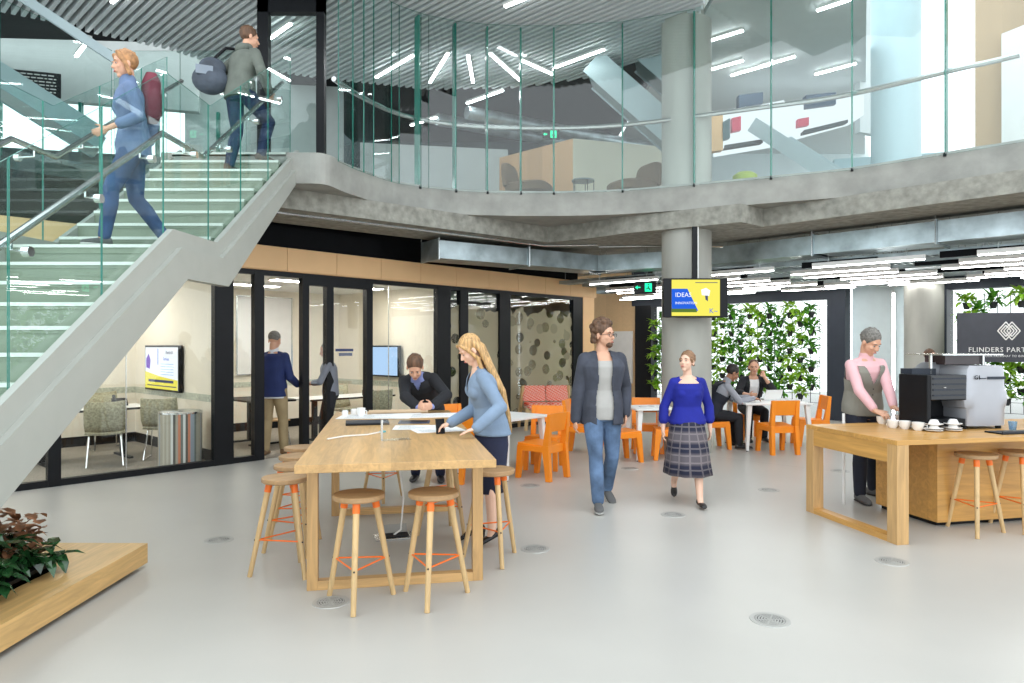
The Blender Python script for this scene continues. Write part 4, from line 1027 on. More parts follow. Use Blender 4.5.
# patterned bench seat
def fabric_red():
    m, nt, b = new_mat('red_white_print'); v = coords(nt, (18, 18, 26))
    br = N(nt, 'ShaderNodeTexBrick', _Scale=1.0, _Mortar_Size=.035); br.inputs['Color1'].default_value = rgb((.80, .08, .03)); br.inputs['Color2'].default_value = rgb((.85, .10, .03)); br.inputs['Mortar'].default_value = rgb((.9, .75, .65))
    tc = N(nt, 'ShaderNodeTexCoord'); mp = N(nt, 'ShaderNodeMapping'); mp.inputs['Rotation'].default_value = (PI/2, 0, .3); mp.inputs['Scale'].default_value = (9, 9, 9); nt.links.new(tc.outputs['Object'], mp.inputs[0]); nt.links.new(mp.outputs[0], br.inputs['Vector'])
    nt.links.new(br.outputs['Color'], b.inputs['Base Color']); b.inputs['Roughness'].default_value = .9; return m
M['redprint'] = fabric_red()
t = thing('patterned_bench', 'two-seat wooden bench with red and white patterned cushions', 'bench seat', (.70, 13.25, 0), .18)
for s in (-1, 1):
    fr = MB().beam((s*.5, -.3, 0), (s*.46, -.24, .42), .05, .05).build('leg', M['stool_wood'], t)
    MB().beam((s*.52, .34, 0), (s*.46, .20, .82), .05, .05).build('leg', M['stool_wood'], t)
    MB().beam((s*.46, -.26, .4), (s*.46, .27, .36), .05, .05).build('side_rail', M['stool_wood'], t)
MB().box(-.46, .46, -.27, -.23, .34, .39).build('front_rail', M['stool_wood'], t)
for s in (-1, 1):
    MB().loft([((s*.23, 0, z), (.225*k, 0, 0), (0, .27*k, 0)) for z, k in ((.39, .92), (.41, 1), (.48, 1), (.50, .93))], 32, 5).build('seat_cushion', M['redprint'], t, smooth=True)
    MB().loft([((s*.23, .22+.10*(z-.5), z), (.225*k, 0, 0), (0, .05*k, 0)) for z, k in ((.52, .92), (.54, 1), (.80, 1), (.82, .93))], 32, 5).build('back_cushion', M['redprint'], t, smooth=True)

# ================================================================== plants on wire grids
def leafset(seed, m):
    r = random.Random(seed); mb = MB()
    for i in range(46):
        a = r.uniform(0, 2*PI); el = r.uniform(-.5, 1.2); R = r.uniform(.0, .10)
        p = (R*math.cos(a), R*math.sin(a)*.7, .10+r.uniform(-.03, .10))
        leaf(mb, p, (math.cos(a), math.sin(a)*.8, el), (0, 0, 1), r.uniform(.08, .15), r.uniform(.045, .075), r.uniform(.1, .6))
    return mb.mesh('foliage', m)
LS = [leafset(i, M['leaf1'] if i % 2 else M['leaf2']) for i in range(6)]
potmesh = MB().lathe([(.045, 0), (.07, .11), (.075, .11), (.075, .125), (.06, .125), (.04, .02)], n=14).mesh('pot', M['pot'], smooth=True)
clipmesh = MB().box(-.05, .05, .075, .10, .08, .10).mesh('hook', M['black'])
def potted(p, rz, lab, g, seed):
    r = random.Random(seed)
    t = thing('potted_plant', lab, 'potted plant', p, rz+r.uniform(-.1, .1), g)
    a = bpy.data.objects.new('pot', potmesh); b = bpy.data.objects.new('foliage', LS[seed % 6]); c = bpy.data.objects.new('hook', clipmesh)
    for o in (a, b, c): col.objects.link(o); o.parent = t
    b.rotation_euler = (0, 0, r.uniform(0, 6)); s = r.uniform(1.15, 1.65); b.scale = (s, s*.9, s)
    return t
rzP = math.atan2(D.y, D.x) - PI   # facing the room
def grid(name, lab, t0, t1, z0, z1, sp=.2):
    th = thing(name, lab, 'wire grid', B((t0+t1)/2, -.05, z0))
    mb = MB(); t_ = t0
    while t_ <= t1+1e-6: mb.beam(B(t_, -.05, z0), B(t_, -.05, z1), .010, .010, up=(1, 0, 0)); t_ += sp
    mb.build('upright_wires', M['black'], th, world=True)
    mb = MB(); z = z0
    while z <= z1+1e-6: mb.beam(B(t0, -.055, z), B(t1, -.055, z), .008, .008); z += sp
    mb.build('cross_wires', M['black'], th, world=True)
T1 = tt
grid('wire_grid', 'black wire grid holding pots in the window behind the seated men', .3, T1-.1, .35, 2.5)
ncol = 10; nrow = 10
for rI in range(nrow):
    z = 2.22-.2*rI
    for cI in range(ncol):
        t_ = .45 + cI*.46 + (.23 if rI % 2 else 0)
        if t_ > T1-.15: continue
        potted(B(t_, -.15, z), rzP, "potted plant in the seated men's window, %s row down, %s from right" % (ordn[rI], ordn[cI]), 'potted plants in the left window', rI*17+cI*5)
grid('wire_grid', 'black wire grid holding pots in the window behind the dark sign', -5.9, p2a-.2, .35, 2.6)
for rI in range(10):
    z = 2.3-.2*rI
    for cI in range(5):
        t_ = p2a-.3 - cI*.42 - (.2 if rI % 2 else 0)
        if rI in (1, 2, 3) and cI > 0: continue

        potted(B(t_, -.15, z), rzP, 'potted plant in the window behind the sign, %s row down, %s from left' % (ordn[rI], ordn[cI]), 'potted plants in the right window', rI*13+cI*7+3)
# dark sign
Ys = 12.3
p = px(958, 338, Ys); q = px(1090, 338, Ys); 
t = thing('wall_sign', 'dark grey sign reading FLINDERS PART with white interlocking diamond emblem', 'sign', (p.x+.0, Ys, 0), -.12)
Ls = 2.4; zt_, zb_ = H0-(313-HZ)/F*Ys, H0-(362-HZ)/F*Ys
MB().box(0, Ls, 0, .04, zb_, zt_).build('board', mat('sign_grey', s2l(62, 64, 72), .6), t)
sx = lambda x: (x-958)/F*Ys; sz = lambda y: H0-(y-HZ)/F*Ys
text_mesh('FLINDERS PARTNERS', .124, M['white'], 'lettering', t, (sx(967.5), -.004, sz(352)), (PI/2, 0, 0), .002, space=1.12)
text_mesh('YOUR PATHWAY TO INNOVATION', .055, M['white'], 'tagline', t, (sx(981), -.004, sz(357)), (PI/2, 0, 0), .001, space=1.1)
em = MB(); zc = sz(331)
for dx_, rr in ((-.05, .16), (.05, .16), (-.05, .10), (.05, .10)):
    P = [(dx_+sx(1005), zc+rr), (dx_+sx(1005)+rr*.85, zc), (dx_+sx(1005), zc-rr), (dx_+sx(1005)-rr*.85, zc)]
    for a, b in zip(P, P[1:]+P[:1]): em.beam((a[0], -.004, a[1]), (b[0], -.004, b[1]), .004, .018, up=(0, 1, 0)) if False else em.obox(((a[0]+b[0])/2, -.005, (a[1]+b[1])/2), ((b[0]-a[0])/2, 0, (b[1]-a[1])/2), (0, .003, 0), Vector((-(b[1]-a[1]), 0, b[0]-a[0])).normalized()*.009)
em.build('emblem', M['white'], t)
for x in (.1, 1.2): MB().box(x, x+.02, .04, .2, zt_-.1, zt_-.08).build('bracket', M['black'], t)

# ================================================================== meeting room furniture
def sled_chair(loc, rz, lab):
    t = thing('meeting_chair', lab, 'chair', loc, rz, 'moss-grey chairs in the meeting rooms')
    def sheet(name, pts, wd):
        mb = MB(); n = len(pts); vs = []; fs = []
        for (y, z, k) in pts:
            for i in range(7): u = -1+i/3; vs.append((u*wd*k, y+.015*u*u, z+.02*abs(u)**2))
        for j in range(n-1):
            for i in range(6): fs.append((j*7+i, j*7+i+1, (j+1)*7+i+1, (j+1)*7+i))
        o = mb.add(vs, fs).build(name, M['chair_green'], t, smooth=True); s = o.modifiers.new('s', 'SOLIDIFY'); s.thickness = .03; return o
    sheet('seat', [(-.22, .43, .95), (-.15, .45, 1), (.05, .44, 1), (.17, .45, .98)], .23)
    sheet('backrest', [(.18, .46, .96), (.235, .55, 1), (.265, .7, 1), (.29, .86, .97)], .235)
    for s in (-1, 1): MB().tube([(s*.19, -.16, .42), (s*.21, -.20, .02), (s*.21, .22, .02), (s*.18, .10, .42)], .009, 8).build('sled_leg', M['chrome'], t, smooth=True)
    return t
ra = math.atan2(U.y, U.x)
sled_chair((-5.45, 9.15, 0), ra+PI-.3, 'moss-grey chair in the left meeting room, nearest the glass, its back to us')
sled_chair((-4.97, 9.75, 0), ra+1.0+PI/2, 'moss-grey chair in the left meeting room beside the striped bin')
sled_chair((-6.3, 10.6, 0), ra, 'moss-grey chair in the left meeting room, on the far side of the desk')
sled_chair((-2.35, 11.5, 0), ra+PI-.2, 'moss-grey chair behind the leaning man, in the middle meeting room')
sled_chair((-3.05, 12.5, 0), ra, 'moss-grey chair at the far side of the middle meeting room desk')
def desk(loc, rz, wx, wy, lab, m):
    t = thing('desk', lab, 'desk', loc, rz)
    MB().box(-wx/2, wx/2, -wy/2, wy/2, .70, .73).build('top', m, t, bevel=.003)
    MB().box(-wx/2, wx/2, -wy/2-.004, -wy/2, .70, .73).build('edge', M['black'], t)
    for s in (-1, 1):
        MB().beam((s*(wx/2-.3), 0, .03), (s*(wx/2-.3), 0, .70), .06, .08, up=(1, 0, 0)).build('column_leg', M['black'], t)
        MB().box(s*(wx/2-.3)-.03, s*(wx/2-.3)+.03, -wy/2+.05, wy/2-.05, 0, .03).build('foot', M['black'], t)
desk(W(-1.75, 1.75, 0), ra+.0, 1.6, .75, 'white-topped desk with black edge in the left meeting room', M['white'])
desk((-2.95, 11.9, 0), ra, 1.7, .75, 'white-topped desk in the middle meeting room behind the glass', M['white'])
desk((-4.2, 11.3, 0), ra+PI/2, 1.2, .7, 'dark topped desk beyond the man in the navy blazer', M['black'])
t = thing('wooden_chair', 'honey wood chair with thin legs beyond the man in the navy blazer', 'chair', (-3.75, 10.75, 0), 2.2)
MB().box(-.2, .2, -.2, .2, .43, .455).build('seat', M['oak'], t, bevel=.01); MB().box(-.2, .2, .18, .2, .6, .82).build('backrest', M['oak'], t, bevel=.01)
for sx_ in (-1, 1):
    for sy_ in (-1, 1): MB().tube([(sx_*.2, sy_*.2, 0), (sx_*.15, sy_*.15, .43)], .011, 8).build('leg', M['steel'], t)
    MB().tube([(sx_*.15, .17, .45), (sx_*.17, .2, .7)], .01, 8).build('back_post', M['steel'], t)
def phone(loc, rz, lab):
    t = thing('desk_phone', lab, 'telephone', loc, rz)
    MB().hexa([(-.1, -.1, 0), (.1, -.1, 0), (.1, .1, 0), (-.1, .1, 0)], [(-.1, -.1, .02), (.1, -.1, .02), (.1, .1, .10), (-.1, .1, .10)]).build('base', M['black'], t)
    MB().tube([(-.07, -.1, .06), (-.07, 0, .10), (-.07, .11, .135)], .022, 8).build('handset', M['charcoal'], t, smooth=True)
phone(W(-1.25, 1.9, .73), .6, 'black desk phone on the left meeting room desk'); phone((-2.5, 12.0, .73), .6, 'black desk phone behind the leaning man')
# striped bin
def stripes():
    m, nt, b = new_mat('vertical_stripes'); tc = N(nt, 'ShaderNodeTexCoord'); sp = N(nt, 'ShaderNodeSeparateXYZ'); nt.links.new(tc.outputs['Object'], sp.inputs[0])
    at = N(nt, 'ShaderNodeMath', operation='ARCTAN2'); nt.links.new(sp.outputs[1], at.inputs[0]); nt.links.new(sp.outputs[0], at.inputs[1])
    mu = N(nt, 'ShaderNodeMath', operation='MULTIPLY'); mu.inputs[1].default_value = 9; nt.links.new(at.outputs[0], mu.inputs[0])
    fl = N(nt, 'ShaderNodeMath', operation='FLOOR'); nt.links.new(mu.outputs[0], fl.inputs[0]); wn = N(nt, 'ShaderNodeTexWhiteNoise', noise_dimensions='1D'); nt.links.new(fl.outputs[0], wn.inputs['W'])
    r = N(nt, 'ShaderNodeValToRGB'); r.color_ramp.interpolation = 'CONSTANT'; e = r.color_ramp.elements
    cs = [(0, (170, 165, 150)), (.2, (110, 118, 112)), (.35, (222, 224, 220)), (.5, (150, 160, 170)), (.62, (210, 130, 95)), (.7, (190, 186, 170)), (.85, (88, 84, 76)), (.93, (228, 230, 228))]
    e[0].color = rgb(s2l(*cs[0][1])); e[1].position = cs[1][0]; e[1].color = rgb(s2l(*cs[1][1]))
    for p_, c_ in cs[2:]: x_ = e.new(p_); x_.color = rgb(s2l(*c_))
    nt.links.new(wn.outputs['Value'], r.inputs[0]); nt.links.new(r.outputs[0], b.inputs['Base Color']); b.inputs['Roughness'].default_value = .4; return m
t = thing('striped_drum', 'round drum with vertical coloured stripes behind the meeting room glass', 'drum stool', W(s_at(192), .38, 0))
MB().lathe([(.27, 0), (.27, .70)], n=40).build('body', stripes(), t, smooth=True); MB().lathe([(.275, .70), (.275, .725), (.25, .735)], n=40).build('lid', M['steel'], t, smooth=True)
# wall screens
def part_pt(t_, z): p = P0 + U*sP1 + D*t_; return Vector((p.x, p.y, z))
pa, pb = part_pt(1.25, 1.26), part_pt(2.65, 1.26); cc = (pa+pb)/2; nrm = Vector((-DN.x, -DN.y, 0)); 
rzw = math.atan2(-D.y, -D.x)
t = thing('wall_screen', 'white and yellow notice screen on the left meeting room wall', 'screen', cc - DN*.05, rzw)
MB().box(-.68, .68, -.03, .03, -.35, .35).build('housing', M['black'], t, bevel=.005)
s_ = lay(t, [(-.65, -.32), (.65, -.32), (.65, .32), (-.65, .32)], -.033, scr_w, 'slide')
lay(s_, [(-.65, -.32), (.65, -.32), (.65, -.17), (0, -.13), (-.65, -.06)], -.036, scr_y, 'yellow_band')
lay(s_, [(-.6, .0), (-.45, -.02), (-.42, .12), (-.5, .22), (-.6, .14)], -.038, emis('slide_purple', (.2, .1, .5), 1), 'purple_figure')
lay(s_, [(-.12, .05), (-.1, .05), (-.1, .3), (-.12, .3)], -.038, scr_b, 'blue_rule')
text_mesh('Research', .075, scr_d, 'slide_text', s_, (.2, -.038, .22), (PI/2, 0, 0), .0005); text_mesh('Services', .07, scr_b, 'slide_text', s_, (.1, -.038, .12), (PI/2, 0, 0), .0005)
for i in range(5): MB().box(.0, .5, -.038, -.037, .06-.04*i, .07-.04*i).build('fine_print', scr_lb, s_)
MB().box(-.5, .5, -.039, -.037, -.22, -.18).build('fine_print', scr_d, s_); MB().box(-.55, .6, -.039, -.037, -.28, -.265).build('fine_print', scr_d, s_)
MB().box(-.2, .2, .03, .048, -.2, .2).build('wall_mount', M['black'], t)
sm = s_at(388)
pS = W(sm, RD-.06, 0); 
# the second screen: on the back wall, placed where it shows between the posts
q = (388-CX)/F; bs = None
def on_back(x, off=RD-.05):
    q = (x-CX)/F; b0 = P0 + NB*off
    s = (q*b0.y-b0.x)/(U.x-q*U.y); return b0+U*s
def on_part(x):
    q = (x-CX)/F; b0 = P0+U*sP2; o_ = (q*b0.y-b0.x)/(NB.x-q*NB.y); return b0+NB*o_
pa, pb = on_part(371), on_part(403.5); cc = (pa+pb)/2 - U*.09; Lw = (pb-pa).length
zz = H0-(361-HZ)/F*cc.y; hh = 31/F*cc.y
t = thing('wall_screen', 'pale blue wall screen behind the leaning man in the middle room', 'screen', (cc.x, cc.y, zz), rzw)
MB().box(-Lw/2, Lw/2, -.03, .04, -hh/2, hh/2).build('housing', M['black'], t, bevel=.005)
lay(t, [(-Lw/2+.03, -hh/2+.03), (Lw/2-.03, -hh/2+.03), (Lw/2-.03, hh/2-.03), (-Lw/2+.03, hh/2-.03)], -.033, emis('desktop_blue', s2l(176, 208, 244), 1.0), 'slide')
pa, pb = on_back(236, RD-.01), on_back(291, RD-.01); cc = (pa+pb)/2; Lw = (pb-pa).length
t = thing('whiteboard', 'thin framed whiteboard behind the man in the navy blazer', 'whiteboard', (cc.x, cc.y, 1.6), ra)
MB().box(-Lw/2, Lw/2, -.03, .0, -.55, .95).build('board', M['white'], t)
for bx in ((-Lw/2, Lw/2, .93, .95), (-Lw/2, Lw/2, -.55, -.53)): MB().box(bx[0], bx[1], -.04, -.03, bx[2], bx[3]).build('frame_bar', M['steel'], t)
for sx_ in (-1, 1): MB().box(sx_*Lw/2-.012, sx_*Lw/2+.012, -.04, -.03, -.55, .95).build('frame_bar', M['steel'], t)
pa = on_back(348, .03)
t = thing('door_plate', 'dark blue name plate on the meeting room glass', 'name plate', (s_pt := W(s_at(344), -.012, H0-(352-HZ)/F*W(s_at(344), 0, 0).y)), ra)
MB().box(-.16, .16, -.004, .0, .01, .05).build('upper_strip', mat('plate_blue', (.03, .05, .15), .4), t); MB().box(-.10, .14, -.004, .0, -.06, -.015).build('lower_strip', mat('plate_grey', (.15, .17, .25), .4), t)

# ================================================================== upper floor furniture
def armchair(loc, rz, lab, m):
    t = thing('armchair', lab, 'armchair', loc, rz)
    MB().loft([((0, -.02, z), (.36*k, 0, 0), (0, .38*k, 0)) for z, k in ((.28, .9), (.31, 1), (.43, 1), (.46, .94))], 28, 4).build('seat', m, t, smooth=True)
    MB().loft([((0, .30+.14*(z-.4), z), (k*.36, 0, 0), (0, .06, 0)) for z, k in ((.40, 1), (.6, 1), (.78, .85), (.83, .6))], 28, 4).build('backrest', m, t, smooth=True)
    for sx_ in (-1, 1):
        for sy_ in (-1, 1): MB().tube([(sx_*.3, sy_*.3, 0), (sx_*.26, sy_*.26, .3)], .014, 8).build('leg', M['black'], t)
    return t
z0 = ZS1
p = px(528, 0, 12.0); armchair((p.x, 12.0, z0), 1.2, 'brown armchair on the upper floor before the tan timber box', M['brown_fabric'])
p = px(636, 0, 11.9); armchair((p.x-.05, 11.9, z0), -1.1, 'wide brown armchair on the upper floor left of the column', M['brown_fabric'])
p = px(583, 0, 12.0); t = thing('side_table', 'small round wire side table between the upper floor armchairs', 'side table', (p.x, 12.0, z0))
MB().lathe([(.20, .52), (.20, .54)], n=24).build('top', mat('smoked_top', (.2, .25, .26), .2), t)
for a in range(5): MB().tube([(.19*math.cos(a*1.256), .19*math.sin(a*1.256), 0), (.19*math.cos(a*1.256), .19*math.sin(a*1.256), .52)], .007, 6).build('leg', M['black'], t)
mb = MB(); mb.lathe([(.185, 0), (.185, .014), (.195, .014), (.195, 0)], n=24, cap=False); mb.build('base_ring', M['black'], t)
p = px(745, 0, 11.0); t = thing('pouf', 'low lime green pouf on the upper floor right of the column', 'stool', (p.x, 11.0, z0)); MB().lathe([(.0, .43), (.12, .42), (.19, .37), (.2, .05), (.18, .0)][::-1], n=28, cap=False).build('cushion', mat('lime_fabric', s2l(170, 190, 90), .8), t, smooth=True); MB().lathe([(.185, 0), (.185, .03)], n=28).build('base', M['black'], t)
# white sloping stairs of the next storey
M['face_glow'] = emis('wall_face_glow', (.86, .96, 1), .85); M['soffit_grey'] = mat('soffit_grey', s2l(132, 150, 152), .7, var=.04)
M['white_soft'] = mat('white_soft', s2l(176, 194, 198), .6, var=.02)
def sloping(name, lab, a, b, w_, h_, m):
    t = thing(name, lab, 'staircase', a)
    MB().beam(a, b, w_, h_).build('soffit_slab', m, t, world=True)
    d = Vector(b)-Vector(a); nrm = Vector((0, 0, h_/2+.02))
    for s in (-1, 1):
        off = Vector((-d.y, d.x, 0)).normalized()*s*(w_/2+.02)
        MB().beam(Vector(a)+off+Vector((0, 0, .06)), Vector(b)+off+Vector((0, 0, .06)), .03, h_+.14).build('stringer', M['white_soft'], t, world=True)
    return t
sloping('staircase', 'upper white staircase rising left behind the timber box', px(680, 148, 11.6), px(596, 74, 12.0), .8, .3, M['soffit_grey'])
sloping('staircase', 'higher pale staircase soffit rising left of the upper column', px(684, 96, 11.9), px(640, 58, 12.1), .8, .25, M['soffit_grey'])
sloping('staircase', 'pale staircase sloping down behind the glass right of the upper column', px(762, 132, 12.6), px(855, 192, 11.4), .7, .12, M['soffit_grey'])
# glowing box with coloured panels, added for the reflections in the right glass
t = thing('reflected_bridge', 'white glowing shape with dark and red panels imitating reflections in the right glass', 'reflected_bridge', px(780, 120, 12.4))
Yb = 12.4
def bq(x0, x1, yt0, yt1, yb0, yb1, Y, m, nm, th=.15):
    a, b, c_, d_ = px(x0, yb0, Y), px(x1, yb1, Y), px(x1, yt1, Y), px(x0, yt0, Y); o_ = Vector((0, th, 0))
    return MB().add([a, b, c_, d_, a+o_, b+o_, c_+o_, d_+o_], [(0, 1, 2, 3), (7, 6, 5, 4), (0, 4, 5, 1), (1, 5, 6, 2), (2, 6, 7, 3), (3, 7, 4, 0)]).build(nm, m, t, world=True)
bq(723, 784, 112, 100, 148, 138, Yb, M['face_glow'], 'wall_face', .6)  # glow added to brighten the white wall faces, no lamp behind them
bq(786, 864, 106, 92, 136, 115, Yb, M['face_glow'], 'wall_face', .6)
bq(725, 763, 145, 139, 148.5, 142.5, Yb-.05, M['dark_wall'], 'floor_edge')
bq(804, 848, 130, 119.5, 133.5, 122.5, Yb-.05, M['dark_wall'], 'floor_edge')
bq(739, 763, 95, 92, 108, 103, Yb-.1, mat('blue_grey_panel', s2l(50, 74, 96), .5), 'blue_panel')
bq(806, 836, 95, 92, 108, 104, Yb-.1, mat('blue_grey_panel', s2l(50, 74, 96), .5), 'blue_panel')
bq(732, 741, 118, 116, 132, 130, Yb-.1, mat('red_panel', s2l(205, 70, 95), .5), 'red_panel')
bq(798, 809, 119, 117, 127, 125, Yb-.1, mat('red_panel', s2l(205, 70, 95), .5), 'red_panel')
bq(707, 723, 115, 112, 152, 150, Yb-.1, M['panel'], 'tan_panel')
bq(723, 730, 122, 118, 140, 138, Yb-.12, mat('dark_teal_panel', s2l(70, 100, 105), .5), 'dark_panel')
struct(MB().obox(px(868, 60, 12.8), (.25, .1, 0), (-.02, .06, 0), (0, 0, 1.4)).build('trim_upper_pier', M['plaster']))
# notice board by the stairs
p = px(38, 85, 11.4)
t = thing('notice_board', 'black notice board with white lettering on the upper left wall', 'notice board', (p.x, 11.35, p.z), .3)
MB().box(-.36, .36, -.02, .02, -.2, .2).build('board', M['black_matt'], t)
r = random.Random(5)
for i in range(6):
    x = -.3; zz = .14-.055*i
    mb = MB()
    while x < .28: w_ = r.uniform(.03, .09); mb.box(x, min(x+w_, .3), -.023, -.021, zz, zz+.018); x += w_+.02
    o = mb.build('text_line', M['white'], t)

# upper left: sloping pale beam and stair soffit of the next storey
struct(MB().beam(px(8, -12, 9.2), px(125, 66, 9.6), .10, .12).build('trim_sloping_beam', M['white_soft']))
sloping('staircase', 'pale staircase soffit sloping across the upper left wall', px(-25, 70, 10.6), px(100, 148, 11.6), .7, .22, M['plaster'])
# open services over the upper floor, behind the curved screen
for i, (a, b, lab) in enumerate((((-.9, 13.6, 6.25), (4.2, 16.6, 6.25), 'lower round one'), ((-1.6, 14.6, 6.45), (3.0, 17.3, 6.45), 'higher round one'))):
    t = thing('air_duct', 'steel ventilation pipe over the upper floor, ' + lab, 'air duct', a)
    MB().tube([a, b], .13, 14).build('duct_length', M['galv'], t, world=True, smooth=True)
    for k in range(4):
        p = Vector(a).lerp(Vector(b), (k+.5)/4); MB().beam((p.x, p.y, p.z), (p.x, p.y, ZC+.3), .012, .012, up=(1, 0, 0)).build('hanger_rod', M['steel'], t, world=True)

# glowing slots beside the recess between the planted windows
for x, Ys_, lab in ((843.5, 14.9, 'left edge'), (893.5, 14.2, 'middle')):
    p = px(x, HZ, Ys_); t = thing('light_slot', 'tall glowing white light slot at the %s of the pale recess' % lab, 'light', (p.x, p.y, 0))
    MB().box(-.03, .03, 0, .04, 0, 2.75).build('housing', M['white'], t); MB().box(-.022, .022, -.012, -.001, .05, 2.7).build('diffuser', M['slot'], t)
# ================================================================== PEOPLE
def remesh(mb, name, mats, parent, vox=.007, sm=3, cut=None, solid=0, label=None, maxz=None):
    tmp = bpy.data.objects.new('tmp', mb.mesh('tmp', mats)); col.objects.link(tmp)
    r = tmp.modifiers.new('r', 'REMESH'); r.mode = 'VOXEL'; r.voxel_size = vox; r.use_smooth_shade = True
    s = tmp.modifiers.new('s', 'SMOOTH'); s.factor = .5; s.iterations = sm
    bpy.context.view_layer.update(); dg = bpy.context.evaluated_depsgraph_get()
    me = bpy.data.meshes.new_from_object(tmp.evaluated_get(dg)); bpy.data.objects.remove(tmp)
    me.name = name
    if cut:
        bm = bmesh.new(); bm.from_mesh(me)
        bmesh.ops.delete(bm, geom=[f for f in bm.faces if cut(f.calc_center_median())], context='FACES')
        bm.to_mesh(me); bm.free()
    me.materials.clear()
    for m in (mats if isinstance(mats, (list, tuple)) else [mats]): me.materials.append(m)
    me.polygons.foreach_set('use_smooth', [True]*len(me.polygons))
    o = bpy.data.objects.new(name, me); col.objects.link(o); o.parent = parent
    if solid: q = o.modifiers.new('solid', 'SOLIDIFY'); q.thickness = solid; q.offset = 1
    if label: o['label'] = label
    return o
def ik(a, t, l1, l2, pole):
    a, t, pole = Vector(a), Vector(t), Vector(pole); d = t-a; L = d.length
    if L > (l1+l2)*.998: t = a + d.normalized()*(l1+l2)*.998; d = t-a; L = d.length
    x = (l1*l1-l2*l2+L*L)/(2*L); h = math.sqrt(max(l1*l1-x*x, 0)); u = d.normalized()
    p = pole - u*pole.dot(u)
    p = p.normalized() if p.length > 1e-4 else Vector((0, 0, 1))
    return a+u*x+p*h, t
MALE = [(-.15, .055, .050), (-.05, .092, .066), (.10, .094, .068), (.38, .080, .060), (.60, .091, .068), (.78, .100, .069), (.88, .088, .056), (.96, .054, .042), (1.02, .036, .036)]
FEM = [(-.15, .055, .050), (-.05, .098, .068), (.08, .099, .070), (.38, .070, .053), (.60, .080, .060), (.76, .084, .062), (.87, .076, .050), (.96, .046, .038), (1.02, .031, .032)]

